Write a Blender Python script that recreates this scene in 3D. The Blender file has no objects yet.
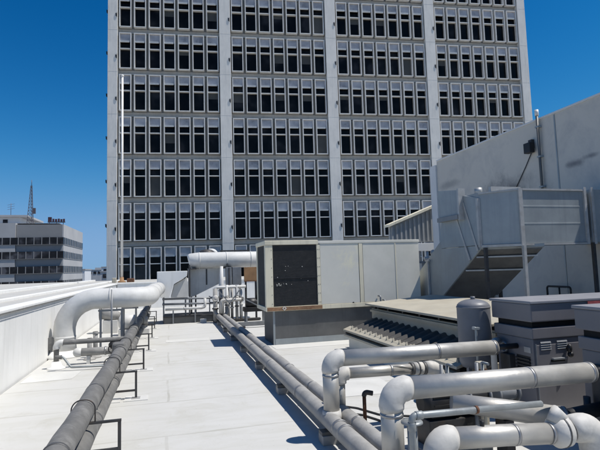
import bpy, bmesh, math, random
from mathutils import Vector, Matrix
random.seed(7)
SC = bpy.context.scene
COL = SC.collection
R = math.radians

# ------------------------------------------------------------------ materials
def new_mat(name):
    m = bpy.data.materials.new(name); m.use_nodes = True
    nt = m.node_tree
    for n in list(nt.nodes): nt.nodes.remove(n)
    out = nt.nodes.new('ShaderNodeOutputMaterial')
    b = nt.nodes.new('ShaderNodeBsdfPrincipled')
    nt.links.new(b.outputs[0], out.inputs[0])
    return m, nt, b

def ramp(nt, fac, stops):
    r = nt.nodes.new('ShaderNodeValToRGB')
    e = r.color_ramp.elements
    while len(e) > 1: e.remove(e[-1])
    e[0].position = stops[0][0]; c = stops[0][1]
    e[0].color = (*c, 1) if len(c) == 3 else c
    for p, c in stops[1:]:
        x = e.new(p); x.color = (*c, 1) if len(c) == 3 else c
    nt.links.new(fac, r.inputs[0])
    return r.outputs[0]

def noise(nt, vec, scale, detail=4, rough=.6, dist=0):
    n = nt.nodes.new('ShaderNodeTexNoise')
    n.inputs['Scale'].default_value = scale; n.inputs['Detail'].default_value = detail
    n.inputs['Roughness'].default_value = rough; n.inputs['Distortion'].default_value = dist
    nt.links.new(vec, n.inputs['Vector'])
    return n.outputs[0]

def worldpos(nt, sx=1, sy=1, sz=1):
    g = nt.nodes.new('ShaderNodeNewGeometry')
    mp = nt.nodes.new('ShaderNodeMapping'); mp.inputs['Scale'].default_value = (sx, sy, sz)
    nt.links.new(g.outputs['Position'], mp.inputs['Vector'])
    return mp.outputs[0]

def mixc(nt, fac, a, b, mode='MIX'):
    m = nt.nodes.new('ShaderNodeMix'); m.data_type = 'RGBA'; m.blend_type = mode
    if isinstance(fac, float): m.inputs[0].default_value = fac
    else: nt.links.new(fac, m.inputs[0])
    for s, i in ((a, 6), (b, 7)):
        if isinstance(s, tuple): m.inputs[i].default_value = (*s, 1)
        else: nt.links.new(s, m.inputs[i])
    return m.outputs[2]

def bump(nt, b, h, strength=.2, dist=.01):
    n = nt.nodes.new('ShaderNodeBump'); n.inputs['Strength'].default_value = strength
    n.inputs['Distance'].default_value = dist
    nt.links.new(h, n.inputs['Height']); nt.links.new(n.outputs[0], b.inputs['Normal'])

def mat(name, col, rough=.6, metal=0., var=.15, scale=3., dirt=None, dirt_amt=.4, streak=False, bmp=.1, bscale=40.):
    """colour with tonal variation, an optional dirt colour in patches or vertical streaks, and fine relief"""
    m, nt, b = new_mat(name)
    p = worldpos(nt)
    n = noise(nt, p, scale, 6, .62)
    lo = tuple(max(0, c*(1-var)) for c in col); hi = tuple(min(1, c*(1+var*.7)) for c in col)
    c = ramp(nt, n, [(.3, lo), (.7, hi)])
    if dirt:
        if streak:
            q = worldpos(nt, 5, 5, .35)
            d = noise(nt, q, 1.6, 6, .7, .3)
        else:
            d = noise(nt, p, scale*.6+.7, 8, .7, .4)
        f = ramp(nt, d, [(.5, (0, 0, 0)), (.72, (dirt_amt,)*3)])
        c = mixc(nt, f, c, dirt)
    nt.links.new(c, b.inputs['Base Color'])
    rn = ramp(nt, n, [(.3, (rough*.85,)*3), (.7, (min(1, rough*1.15),)*3)])
    nt.links.new(rn, b.inputs['Roughness'])
    b.inputs['Metallic'].default_value = metal
    if bmp:
        bump(nt, b, noise(nt, p, bscale, 3, .5), bmp, .01)
    return m

M = {}
def roof_material(name, col, seams=True):
    m, nt, b = new_mat(name)
    p = worldpos(nt)
    big = noise(nt, worldpos(nt, 1, .35, 1), .5, 6, .6, .3)
    c = ramp(nt, big, [(.3, tuple(x*.93 for x in col)), (.68, col)])
    # brushed horizontal roller marks
    br = noise(nt, worldpos(nt, .6, 2.6, 1), 1.6, 8, .68, .4)
    f = ramp(nt, br, [(.46, (0, 0, 0)), (.70, (.5, .5, .5))])
    c = mixc(nt, f, c, (col[0]*.80, col[1]*.795, col[2]*.74))
    # dirt pools
    dn = noise(nt, p, 1.3, 9, .72, .6)
    f = ramp(nt, dn, [(.52, (0, 0, 0)), (.72, (.55, .55, .55))])
    c = mixc(nt, f, c, (.40, .385, .325))
    # specks
    sp = noise(nt, p, 38, 2, .5)
    f = ramp(nt, sp, [(.70, (0, 0, 0)), (.75, (.6, .6, .6))])
    c = mixc(nt, f, c, (.3, .29, .26))
    h = br
    if seams:
        bt = nt.nodes.new('ShaderNodeTexBrick')
        bt.inputs['Scale'].default_value = 1; bt.inputs['Mortar Size'].default_value = .02
        bt.inputs['Brick Width'].default_value = 9; bt.inputs['Row Height'].default_value = 1.35
        bt.inputs['Mortar Smooth'].default_value = .4
        bt.inputs['Color1'].default_value = (0, 0, 0, 1); bt.inputs['Color2'].default_value = (0, 0, 0, 1)
        bt.inputs['Mortar'].default_value = (1, 1, 1, 1)
        q = nt.nodes.new('ShaderNodeVectorMath'); q.operation = 'ADD'
        wob = noise(nt, p, 1.2, 3, .5)
        nt.links.new(p, q.inputs[0]); 
        mm = nt.nodes.new('ShaderNodeMath'); mm.operation = 'MULTIPLY'; mm.inputs[1].default_value = .07
        nt.links.new(wob, mm.inputs[0]); nt.links.new(mm.outputs[0], q.inputs[1])
        nt.links.new(q.outputs[0], bt.inputs['Vector'])
        sf = ramp(nt, noise(nt, p, 1.1, 4, .6), [(.35, (.18,)*3), (.62, (.6,)*3)])
        mul = mixc(nt, 1.0, bt.outputs['Color'], sf, 'MULTIPLY')
        c = mixc(nt, mul, c, (.33, .32, .28))
    nt.links.new(c, b.inputs['Base Color'])
    b.inputs['Roughness'].default_value = .75
    b.inputs['Specular IOR Level'].default_value = .3
    bump(nt, b, h, .25, .01)
    return m

M['roof'] = roof_material('white_roof_coating', (.545, .54, .515))
M['upper_roof'] = roof_material('upper_roof_coating', (.50, .49, .46), False)
M['white_wall'] = mat('white_wall_coating', (.77, .765, .74), .7, var=.05, scale=1.2, dirt=(.52, .52, .48), dirt_amt=.35, streak=True, bmp=.25, bscale=9)
M['white_duct'] = mat('white_mastic', (.60, .595, .57), .6, var=.07, scale=4, dirt=(.45, .43, .38), dirt_amt=.45, bmp=.35, bscale=14)
M['elbow'] = mat('elbow_mastic', (.55, .535, .50), .6, var=.12, scale=9, dirt=(.30, .29, .27), dirt_amt=.6, bmp=.4, bscale=11)
M['grey_pipe'] = mat('weathered_grey_jacket', (.142, .140, .134), .75, var=.25, scale=6, dirt=(.30, .295, .28), dirt_amt=.6, bmp=.4, bscale=30)
M['grey_pipe_pale'] = mat('pale_grey_jacket', (.32, .312, .295), .65, var=.2, scale=6, dirt=(.25, .25, .24), dirt_amt=.5, bmp=.25, bscale=30)
M['alu'] = mat('aluminium_jacket', (.48, .465, .43), .48, .5, var=.1, scale=5, dirt=(.38, .38, .38), dirt_amt=.45, bmp=.12, bscale=22)
M['galv'] = mat('galvanised_sheet', (.33, .36, .37), .5, .35, var=.14, scale=2.2, dirt=(.24, .26, .27), dirt_amt=.5, streak=True, bmp=.08, bscale=20)
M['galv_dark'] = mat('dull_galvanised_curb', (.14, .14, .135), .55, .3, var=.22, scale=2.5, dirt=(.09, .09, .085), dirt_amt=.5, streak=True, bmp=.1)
M['pale_sheet'] = mat('pale_grey_sheet_metal', (.58, .57, .54), .6, var=.1, scale=3, dirt=(.38, .37, .34), dirt_amt=.5, streak=True)
M['angle'] = mat('galvanised_angle_iron', (.46, .46, .45), .5, .3, var=.15, scale=6, dirt=(.25, .2, .15), dirt_amt=.4)
M['steel_dark'] = mat('dark_strut_steel', (.06, .06, .062), .55, .4, var=.3, scale=9, dirt=(.12, .08, .05), dirt_amt=.5)
M['steel_grey'] = mat('grey_painted_steel', (.24, .25, .26), .5, .3, var=.15, scale=6)
M['band'] = mat('joint_band', (.11, .11, .11), .55, .4, var=.25, scale=12)
M['band_pale'] = mat('pale_joint_band', (.33, .33, .33), .45, .7, var=.2, scale=12)
M['conduit'] = mat('galvanised_conduit', (.27, .29, .295), .5, .4, var=.15, scale=8, dirt=(.15, .14, .13), dirt_amt=.4)
M['rust'] = mat('rust', (.14, .06, .03), .85, var=.4, scale=14, dirt=(.33, .20, .10), dirt_amt=.7, bmp=.5)
M['rust_strip'] = mat('rusting_paint', (.34, .20, .11), .85, var=.45, scale=4, dirt=(.15, .045, .02), dirt_amt=1.0, bmp=.4)
M['orange'] = mat('orange_brown_panel', (.34, .19, .09), .8, var=.25, scale=4, dirt=(.22, .11, .05), dirt_amt=.5)
M['beige_metal'] = mat('cream_sheet_metal', (.82, .75, .57), .55, var=.06, scale=1.5, dirt=(.42, .38, .29), dirt_amt=.5, streak=True, bmp=.05, bscale=12)
M['pale_panel'] = mat('pale_weathered_panel', (.77, .74, .65), .55, var=.09, scale=1.4, dirt=(.66, .65, .55), dirt_amt=.6, bmp=.06, bscale=10)
M['tan'] = mat('tan_tower_casing', (.42, .385, .305), .65, var=.1, scale=2.5, dirt=(.38, .32, .22), dirt_amt=.5, bmp=.08)
M['fill'] = mat('dark_louvre', (.055, .055, .055), .8, var=.3, scale=9, dirt=(.12, .11, .1), dirt_amt=.4)
M['black'] = mat('black_iron', (.015, .015, .016), .5, var=.3, scale=8)
M['hole'] = mat('dark_recess', (.008, .008, .008), .9, var=.1, scale=4, bmp=0)
M['boiler'] = mat('grey_enamel', (.175, .17, .18), .42, var=.08, scale=3, dirt=(.14, .135, .15), dirt_amt=.35, bmp=.03)
M['boiler_top'] = mat('light_grey_lid', (.25, .25, .265), .5, var=.12, scale=3, dirt=(.22, .215, .22), dirt_amt=.6, bmp=.05)  # lid plates a lighter grey than the casing
M['tank'] = mat('grey_tank_paint', (.16, .165, .18), .5, var=.12, scale=5, dirt=(.15, .15, .16), dirt_amt=.4, bmp=.05)
M['red'] = mat('faded_red_label', (.42, .09, .09), .6, var=.2, scale=20)
M['concrete'] = mat('pale_tower_concrete', (.84, .79, .705), .8, var=.09, scale=.8, dirt=(.44, .44, .43), dirt_amt=.4, streak=True, bmp=.2, bscale=12)
M['spandrel'] = mat('grey_spandrel', (.44, .41, .36), .8, var=.14, scale=.9, dirt=(.27, .27, .265), dirt_amt=.5, streak=True, bmp=.1, bscale=10)
M['shade_wall'] = mat('grey_rendered_wall', (.60, .565, .50), .85, var=.07, scale=.5, dirt=(.33, .33, .335), dirt_amt=.5, bmp=.2, bscale=8)
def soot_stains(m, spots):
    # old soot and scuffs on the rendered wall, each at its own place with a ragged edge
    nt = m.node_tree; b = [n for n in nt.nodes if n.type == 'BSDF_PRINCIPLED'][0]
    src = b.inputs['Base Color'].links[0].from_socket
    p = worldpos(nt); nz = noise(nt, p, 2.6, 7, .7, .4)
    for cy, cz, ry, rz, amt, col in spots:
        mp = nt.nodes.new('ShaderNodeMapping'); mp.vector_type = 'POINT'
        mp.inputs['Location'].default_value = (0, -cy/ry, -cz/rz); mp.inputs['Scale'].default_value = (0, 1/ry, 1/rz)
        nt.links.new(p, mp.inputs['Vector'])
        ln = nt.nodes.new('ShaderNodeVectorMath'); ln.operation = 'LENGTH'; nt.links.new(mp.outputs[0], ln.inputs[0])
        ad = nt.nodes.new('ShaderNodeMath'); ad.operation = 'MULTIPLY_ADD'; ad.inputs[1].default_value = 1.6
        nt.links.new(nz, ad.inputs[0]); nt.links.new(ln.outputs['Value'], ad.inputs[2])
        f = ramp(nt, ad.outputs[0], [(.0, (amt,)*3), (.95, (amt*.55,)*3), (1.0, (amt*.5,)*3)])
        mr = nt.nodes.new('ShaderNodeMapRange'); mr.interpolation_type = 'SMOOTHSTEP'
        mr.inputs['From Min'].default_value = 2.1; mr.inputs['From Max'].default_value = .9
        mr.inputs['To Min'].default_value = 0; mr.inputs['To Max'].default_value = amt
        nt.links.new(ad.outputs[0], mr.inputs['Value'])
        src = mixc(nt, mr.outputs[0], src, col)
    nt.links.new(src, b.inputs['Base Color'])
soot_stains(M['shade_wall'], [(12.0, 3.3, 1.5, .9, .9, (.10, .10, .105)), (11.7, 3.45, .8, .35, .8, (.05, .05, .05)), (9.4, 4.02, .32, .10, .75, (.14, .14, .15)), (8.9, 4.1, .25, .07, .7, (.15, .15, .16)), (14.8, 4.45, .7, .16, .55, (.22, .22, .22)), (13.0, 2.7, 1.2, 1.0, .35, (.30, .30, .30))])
M['pilaster'] = mat('pale_pilaster', (.66, .665, .66), .8, var=.07, scale=.8, bmp=.1)
M['frame'] = mat('white_window_frame', (.76, .73, .67), .55, var=.08, scale=3, dirt=(.45, .45, .44), dirt_amt=.4, bmp=0)
M['screen'] = mat('grey_ribbed_screen', (.36, .365, .36), .65, var=.1, scale=1.3, dirt=(.26, .25, .23), dirt_amt=.5, streak=True)
M['far_pale'] = mat('pale_panel_wall', (.44, .44, .44), .8, var=.08, scale=.3)
M['far_grey'] = mat('grey_panel_wall', (.28, .28, .28), .8, var=.08, scale=.3)
M['far_white'] = mat('white_render', (.68, .69, .70), .8, var=.06, scale=.2)
M['far_roof'] = mat('far_roofing', (.33, .33, .33), .9, var=.15, scale=.2)
M['sign'] = mat('dark_red_sign', (.075, .03, .04), .6, var=.3, scale=2)
M['lattice'] = mat('mast_steel', (.12, .11, .13), .6, var=.1, scale=2)
M['city'] = mat('city_ground', (.26, .25, .23), .95, var=.35, scale=.02, dirt=(.06, .08, .04), dirt_amt=.6, bmp=0)
M['cable'] = mat('black_cable', (.04, .04, .04), .6)

def glass(name, col, rough):
    m, nt, b = new_mat(name)
    n = noise(nt, worldpos(nt), .45, 2)
    c = ramp(nt, n, [(.42, tuple(x*.5 for x in col)), (.56, col), (.68, tuple(x*2.6 for x in col))])
    nt.links.new(c, b.inputs['Base Color'])
    b.inputs['Roughness'].default_value = rough
    b.inputs['Specular IOR Level'].default_value = .1
    return m
M['pane'] = glass('dark_window_glass', (.012, .012, .013), .12)
M['far_glass'] = glass('far_window_glass', (.045, .045, .05), .25)
# upper sash: pale mottled tone painted in for the sky's reflection in the glass
M['sash'] = mat('sash_sky_tone', (.45, .43, .43), .3, var=.4, scale=.75, bmp=0)
M['louvre'] = mat('shaded_louvre', (.06, .057, .053), .8, var=.3, scale=7, dirt=(.13, .12, .10), dirt_amt=.6)  # base darkened in place of the lid's shadow, paler patches over it
M['blotch'] = mat('blotched_panel', (.74, .715, .63), .55, var=.08, scale=1.1, dirt=(.90, .84, .62), dirt_amt=1.0, bmp=.06, bscale=10)
M['screen_glass'] = mat('interior_blind', (.075, .075, .07), .8, var=.3, scale=.5, bmp=0)

# ------------------------------------------------------------------ mesh builder
class MB:
    def __init__(s): s.bm = bmesh.new()
    def face_smooth(s, fs, v=True):
        for f in fs: f.smooth = v
    def box(s, x0, x1, y0, y1, z0, z1, bev=0., mtx=None):
        t = bmesh.new()
        vs = [t.verts.new((x, y, z)) for x in (x0, x1) for y in (y0, y1) for z in (z0, z1)]
        for q in ((0, 1, 3, 2), (4, 6, 7, 5), (0, 4, 5, 1), (2, 3, 7, 6), (0, 2, 6, 4), (1, 5, 7, 3)):
            t.faces.new([vs[i] for i in q])
        if bev: bmesh.ops.bevel(t, geom=list(t.edges), offset=bev, segments=2, affect='EDGES', profile=.6)
        s.merge(t, mtx); return s
    def merge(s, t, mtx=None):
        bmesh.ops.recalc_face_normals(t, faces=list(t.faces))
        mp = {}
        for v in t.verts:
            mp[v] = s.bm.verts.new(mtx @ v.co if mtx else v.co)
        for f in t.faces:
            try:
                g = s.bm.faces.new([mp[v] for v in f.verts]); g.smooth = f.smooth
            except ValueError: pass
        t.free()
    def prism(s, poly, axis, a, b, shear=None, bev=0.):
        """polygon in the two other axes, extruded along axis from a to b; shear = displacement of the b end"""
        t = bmesh.new()
        def pt(p, w):
            q = [0, 0, 0]; o = [i for i in range(3) if i != axis]
            q[o[0]], q[o[1]], q[axis] = p[0], p[1], w
            return Vector(q)
        A = [t.verts.new(pt(p, a)) for p in poly]
        B = [t.verts.new(pt(p, b) + (Vector(shear) if shear else Vector())) for p in poly]
        t.faces.new(A); t.faces.new(B[::-1]); n = len(poly)
        for i in range(n): t.faces.new([A[i], B[i], B[(i+1) % n], A[(i+1) % n]])
        if bev: bmesh.ops.bevel(t, geom=list(t.edges), offset=bev, segments=2, affect='EDGES', profile=.6)
        s.merge(t); return s
    def tube(s, pts, r, n=20, caps=True, smooth=True):
        """swept circle; r is a number or a list of one radius per point"""
        t = bmesh.new(); pts = [Vector(p) for p in pts]; rs = r if isinstance(r, (list, tuple)) else [r]*len(pts)
        d0 = (pts[1]-pts[0]).normalized()
        up = Vector((0, 0, 1)) if abs(d0.z) < .9 else Vector((0, 1, 0))
        u = d0.cross(up).normalized(); rings = []; pd = d0
        for i, p in enumerate(pts):
            if i == 0: d = d0
            elif i == len(pts)-1: d = (pts[i]-pts[i-1]).normalized()
            else:
                d = (pts[i+1]-pts[i-1])
                d = d.normalized() if d.length > 1e-9 else pd
            u = (u - d*u.dot(d)).normalized(); v = d.cross(u); pd = d
            rings.append([t.verts.new(p + (u*math.cos(2*math.pi*k/n) + v*math.sin(2*math.pi*k/n))*rs[i]) for k in range(n)])
        for a, b in zip(rings, rings[1:]):
            for k in range(n):
                f = t.faces.new([a[k], a[(k+1) % n], b[(k+1) % n], b[k]]); f.smooth = smooth
        if caps:
            t.faces.new(rings[0]); t.faces.new(rings[-1])
        s.merge(t); return s
    def cyl(s, p, q, r, n=20): return s.tube([p, q], r, n)
    def bar(s, p, q, w, h=None):
        """square bar between two points"""
        p = Vector(p); q = Vector(q); h = h or w
        d = (q-p).normalized(); up = Vector((0, 0, 1)) if abs(d.z) < .95 else Vector((0, 1, 0))
        u = d.cross(up).normalized(); v = u.cross(d)
        t = bmesh.new()
        vs = [t.verts.new(c + u*a*w/2 + v*b*h/2) for c in (p, q) for a, b in ((-1, -1), (1, -1), (1, 1), (-1, 1))]
        for f in ((0, 1, 2, 3), (7, 6, 5, 4), (0, 4, 5, 1), (1, 5, 6, 2), (2, 6, 7, 3), (3, 7, 4, 0)):
            t.faces.new([vs[i] for i in f])
        s.merge(t); return s
    def lathe(s, c, prof, n=32):
        t = bmesh.new(); rings = []
        for r, z in prof:
            rings.append([t.verts.new((c[0]+max(r, .0005)*math.cos(2*math.pi*k/n), c[1]+max(r, .0005)*math.sin(2*math.pi*k/n), c[2]+z)) for k in range(n)])
        for a, b in zip(rings, rings[1:]):
            for k in range(n):
                f = t.faces.new([a[k], a[(k+1) % n], b[(k+1) % n], b[k]]); f.smooth = True
        t.faces.new(rings[0]); t.faces.new(rings[-1])
        s.merge(t); return s
    def ring(s, c, d, r, w, n=24):
        """a band round a pipe: short tube of radius r, width w, round axis d"""
        c = Vector(c); d = Vector(d).normalized()
        return s.tube([c-d*w/2, c-d*w/2*.96, c+d*w/2*.96, c+d*w/2], [r*.97, r, r, r*.97], n)
    def ball(s, c, rx, ry=None, rz=None, seg=20):
        t = bmesh.new(); bmesh.ops.create_uvsphere(t, u_segments=seg, v_segments=seg//2, radius=1)
        for f in t.faces: f.smooth = True
        s.merge(t, Matrix.Translation(c) @ Matrix.Diagonal((rx, ry or rx, rz or rx, 1))); return s
    def build(s, name, m, parent=None, local=False, loc=None):
        off = Vector()
        if parent and not local: off = wloc(parent)
        if loc is not None: off = Vector(loc)
        for v in s.bm.verts: v.co -= off
        me = bpy.data.meshes.new(name); s.bm.to_mesh(me); s.bm.free()
        me.materials.append(M[m] if isinstance(m, str) else m)
        o = bpy.data.objects.new(name, me); COL.objects.link(o)
        if parent: o.parent = parent
        if loc is not None: o.location = loc
        return o

def wloc(o):
    v = Vector(o.location)
    while o.parent: o = o.parent; v = v + Vector(o.location)
    return v

def tag(o, label, cat, group=None, kind=None):
    if label: o['label'] = label
    if cat: o['category'] = cat
    if group: o['group'] = group
    if kind: o['kind'] = kind
    return o
def thing(name, label, cat, loc=(0, 0, 0), group=None, rz=0):
    o = bpy.data.objects.new(name, None); COL.objects.link(o); o.empty_display_size = .2
    o.location = loc; o.rotation_euler = (0, 0, rz)
    return tag(o, label, cat, group)
def structure(o): o['kind'] = 'structure'; return o
def copy_tree(o, parent=None):
    c = o.copy(); COL.objects.link(c)
    if parent: c.parent = parent
    for ch in [x for x in COL.objects if x.parent == o]: copy_tree(ch, c)
    return c
def arc(center, u, v, rad, a0=0, a1=90, n=10):
    """points centre + rad*(cos a * u + sin a * v)"""
    c = Vector(center); u = Vector(u); v = Vector(v)
    return [c + (u*math.cos(R(a0+(a1-a0)*i/n)) + v*math.sin(R(a0+(a1-a0)*i/n)))*rad for i in range(n+1)]
def filleted(pts, rad, n=7):
    pts = [Vector(p) for p in pts]; out = [pts[0]]
    for a, b, c in zip(pts, pts[1:], pts[2:]):
        d1 = (a-b).normalized(); d2 = (c-b).normalized()
        ang = d1.angle(d2)/2
        t = rad/math.tan(ang); p1 = b+d1*t; p2 = b+d2*t
        ctr = b + (d1+d2).normalized()*(rad/math.sin(ang))
        w1 = p1-ctr; w2 = p2-ctr; tot = w1.angle(w2)
        for i in range(n+1):
            k = i/n
            out.append(ctr + (w1*math.sin((1-k)*tot) + w2*math.sin(k*tot))/math.sin(tot))
    out.append(pts[-1]); return out

# ------------------------------------------------------------------ setting
mb = MB(); mb.box(-4000, 4000, -4000, 4000, -23, -22)
structure(mb.build('ground', 'city'))
mb = MB(); mb.box(-2.36, 30, -10, 24, -.6, 0)
structure(mb.build('roof', 'roof'))
# upper roof level, wraps the left side and the far end
mb = MB(); mb.prism([(-12.2, -10), (-2.62, -10), (-2.62, 24.25), (30, 24.25), (30, 38), (-12.2, 38)], 2, -22, 1.14)
structure(mb.build('upper_roof', 'upper_roof'))

M['patch'] = mat('roof_patch_coating', (.575, .57, .54), .75, var=.05, scale=2, dirt=(.45, .44, .40), dirt_amt=.4, bmp=.2)
for pl in ([(2.15, 10.12), (4.3, 10.05), (4.32, 10.66), (2.14, 10.66)], [(-.32, 4.1), (.05, 4.05), (.08, 4.72), (-.30, 4.75)], [(-2.3, 8.7), (-1.55, 8.75), (-1.5, 9.4), (-2.3, 9.4)], [(2.2, 6.1), (3.0, 6.05), (3.05, 6.9), (2.2, 6.95)], [(-.1, 12.2), (.9, 12.1), (.95, 12.6), (-.1, 12.65)]):
    structure(MB().prism(pl, 2, .001, .0045).build('roof_patch', 'patch'))
# parapet wall on the left (with coping and a metal drip edge), far parapet
w = thing('parapet_wall', 'low white parapet wall running away on the left, with a flat cap', 'wall', (-2.5, 8, 0))
MB().box(-2.62, -2.40, -10, 24.0, -.6, 1.15).build('wall', 'white_wall', w)
mb = MB(); mb.box(-2.66, -2.352, -10, 24.02, 1.16, 1.2, .006); mb.build('coping', 'white_wall', w)
mb = MB()
y = -9.5
while y < 24:
    l = random.uniform(1.6, 2.6); mb.box(-2.3505, -2.346, y, y+l-.02, 1.142, 1.160+random.uniform(-.004, .004)); y += l
mb.build('drip_edge', 'grey_pipe', w)
w = thing('parapet_wall', 'white parapet wall closing the far end of the roof behind the duct posts', 'wall', (5, 24.1, 0))
MB().box(-2.36, 30, 24.0, 24.25, -.6, 1.17).build('wall', 'white_wall', w)
MB().box(-2.36, 30, 23.97, 24.28, 1.172, 1.215, .006).build('coping', 'white_wall', w)
for x, hgt, wd, lab in ((-3.55, .06, .09, 'low narrow roof curb strip next to the left parapet'), (-5.35, .10, .14, 'wider roof curb strip farther from the left parapet'), (-12.0, .22, .3, 'white edge curb along the outer side of the upper roof')):
    mb = MB(); mb.box(x-wd, x+wd, -10, 37.9, 1.135, 1.14+hgt, .01)
    tag(mb.build('roof_curb', 'white_wall', loc=(x, 12, 1.14)), lab, 'curb')

# ------------------------------------------------------------------ left pipe run on brackets
LX = -.757
def pipe_run(name, label, cat, x, z, r, y0, y1, m, bandm, bands, group=None):
    t = thing(name, label, cat, (x, y0, z), group)
    mb = MB(); pts = []; rs = []
    yy = y0
    while yy < y1+.01:
        pts.append((x+random.uniform(-.004, .004), yy, z+random.uniform(-.004, .004))); rs.append(r*random.uniform(.985, 1.015)); yy += .35
    mb.tube(pts, rs, 28); mb.build('pipe', m, t)
    for b in bands:
        MB().ring((x, b, z), (0, 1, 0), r*1.06, .035).build('band', bandm, t)
    return t
def joints(a, b, st): 
    o = []; y = a
    while y < b: o.append(y); y += st*random.uniform(.9, 1.1)
    return o
pipe_run('insulated_pipe', 'thick dull grey lagged pipe, upper of the two on the left brackets', 'pipe', LX, .465, .093, .5, 19, 'grey_pipe', 'band', [3.72, 5.52, 7.35]+joints(9.2, 18.5, 1.83))
pipe_run('insulated_pipe', 'dull grey lagged pipe hung on the lower rungs of the left brackets', 'pipe', LX+.0, .212, .088, .5, 19, 'grey_pipe', 'band', joints(3.4, 18.5, 1.9))
TEE = MB(); TEE.box(LX-.12, LX+.06, 8.15, 8.42, .44, .60, .03); TEE.ring((LX, 8.1, .465), (0, 1, 0), .108, .07); TEE = TEE.build('tee_cover', 'grey_pipe', [o for o in COL.objects if o.name == 'insulated_pipe'][0])
ords = ['nearest', 'second nearest', 'third nearest', 'fourth nearest', 'fifth nearest', 'sixth nearest', 'farthest']
proto = None
for i, y in enumerate((4.82, 7.06, 9.03, 11.15, 13.2, 15.3, 17.3)):
    lab = 'dark steel bracket under the left pipe pair, %s to the camera' % ords[i] if i < 6 else 'dark steel bracket under the left pipe pair, farthest from the camera'
    if proto is None:
        proto = thing('pipe_bracket', lab, 'bracket', (-.75, y, 0), 'steel brackets under the left pipes')
        for x in (-.45, -.80): MB().box(x-.014, x+.014, y-.014, y+.014, .016, .352).build('leg', 'steel_dark', proto)
        for x in (-.45, -.80):
            MB().box(x-.055, x+.055, y-.055, y+.055, .010, .016).build('foot', 'angle', proto)
            MB().prism([(x-.15, y-.13), (x+.16, y-.14), (x+.15, y+.13), (x-.14, y+.14)], 2, 0, .0095).build('roof_pad', 'white_duct', proto)
        MB().box(-.92, -.434, y-.016, y+.016, .352, .372).build('top_bar', 'steel_dark', proto)
        MB().box(-.785, -.465, y-.0135, y+.0135, .10, .124).build('lower_bar', 'steel_dark', proto)
        MB().tube(filleted([(LX-.1, y, .372), (LX-.1, y, .57), (LX+.1, y, .57), (LX+.1, y, .372)], .085), .006, 8).build('strap', 'steel_dark', proto)
    else:
        c = copy_tree(proto); c.location = (-.75, y, 0); c['label'] = lab

# ------------------------------------------------------------------ big white pipe on the left
P = Vector((-2.12, 11.12, 0))
t = thing('white_duct_pipe', 'fat white pipe arching out of the roof by the left parapet and bending away', 'pipe', (P.x, P.y, 0))
r = .213; zc = 1.165
path = [Vector((P.x, P.y, .12)), Vector((P.x, P.y, .35))]
path += arc((P.x+.62, P.y, zc-.62), (-1, 0, 0), (0, 0, 1), .62, 0, 90, 14)
path += [Vector((-1.0, P.y, zc+.003)), Vector((-.92, P.y, zc))]
path += arc((-.9, P.y+.45, zc), (0, -1, 0), (1, 0, 0), .45, 0, 90, 12)
path += [Vector((-.44, 12.6, zc)), Vector((-.42, 14.2, zc)), Vector((-.35, 16.2, zc-.01))]
rs = [r*random.uniform(.98, 1.02) for _ in path]; rs[0] = r*1.12; rs[1] = r*1.02
MB().tube(path, rs, 32).build('pipe', 'white_duct', t)
for c, d in (((P.x, P.y, .40), (0, 0, 1)), ((-1.22, P.y, zc), (1, 0, 0)), ((-.445, 12.2, zc), (0, 1, 0)), ((-.42, 14, zc), (0, 1, 0))):
    MB().ring(c, d, r*1.035, .05, 32).build('band', 'white_duct', t)
MB().lathe((P.x, P.y, 0), [(.33, 0), (.33, .03), (.30, .06), (.255, .14)]).build('flashing', 'white_wall', t)
mb = MB(); mb.ring((P.x-.235, P.y-.12, .30), (0, 1, 0), .13, .05); mb.build('end_flange', 'grey_pipe', t)

def goal_post(lab, x0, x1, y, z):
    t = thing('pipe_stand', lab, 'stand', ((x0+x1)/2, y, 0))
    for x in (x0, x1):
        MB().box(x-.02, x+.02, y-.02, y+.02, 0, z-.04).build('leg', 'steel_grey', t)
    MB().box(x0-.05, x1+.05, y-.02, y+.02, z-.04, z).build('top_bar', 'steel_grey', t)
goal_post('grey steel stand under the elbow end of the fat white pipe', -1.42, -1.0, 11.12, zc-.235)
goal_post('grey steel stand under the bend of the fat white pipe', -1.0, -.74, 11.6, zc-.235)
t = thing('white_pole', 'thin grey rod standing just in front of the fat white pipe', 'rod', (-1.17, 10.82, 0))
MB().cyl((-1.17, 10.82, .02), (-1.17, 10.82, 1.36), .018, 10).build('rod', 'steel_grey', t)
MB().cyl((-1.17, 10.82, 0), (-1.17, 10.82, .02), .06, 14).build('foot', 'angle', t)
# small pipes between the wall and the rack
t = thing('branch_pipe', 'thin grey branch pipe crossing from the parapet to the left pipes', 'pipe', (-1.9, 9.8, 0))
MB().tube(filleted([(-2.0, 9.8, .1), (-2.0, 9.8, .46), (-.757, 9.8, .46)], .09), .045, 18).build('pipe', 'grey_pipe', t)
MB().tube(arc((-1.91, 9.8, .37), (-1, 0, 0), (0, 0, 1), .09, -15, 105, 8), .062, 18).build('elbow', 'white_duct', t)
MB().lathe((-2.0, 9.8, 0), [(.16, 0), (.15, .02), (.10, .05), (.07, .13)]).build('flashing', 'white_wall', t)
t = thing('branch_pipe', 'short fat grey branch pipe with white ends, low beside the left pipes', 'pipe', (-1.3, 10.1, 0))
MB().cyl((-1.66, 10.1, .22), (-.86, 10.1, .22), .075, 20).build('pipe', 'grey_pipe_pale', t)
MB().ball((-1.68, 10.1, .22), .10, .09, .09).build('end_cap', 'white_duct', t)
MB().ring((-1.2, 10.1, .22), (1, 0, 0), .082, .03).build('band', 'band_pale', t)
for x in (-1.5, -1.0): MB().box(x-.03, x+.03, 10.05, 10.15, 0, .15).build('support', 'white_duct', t)
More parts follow.
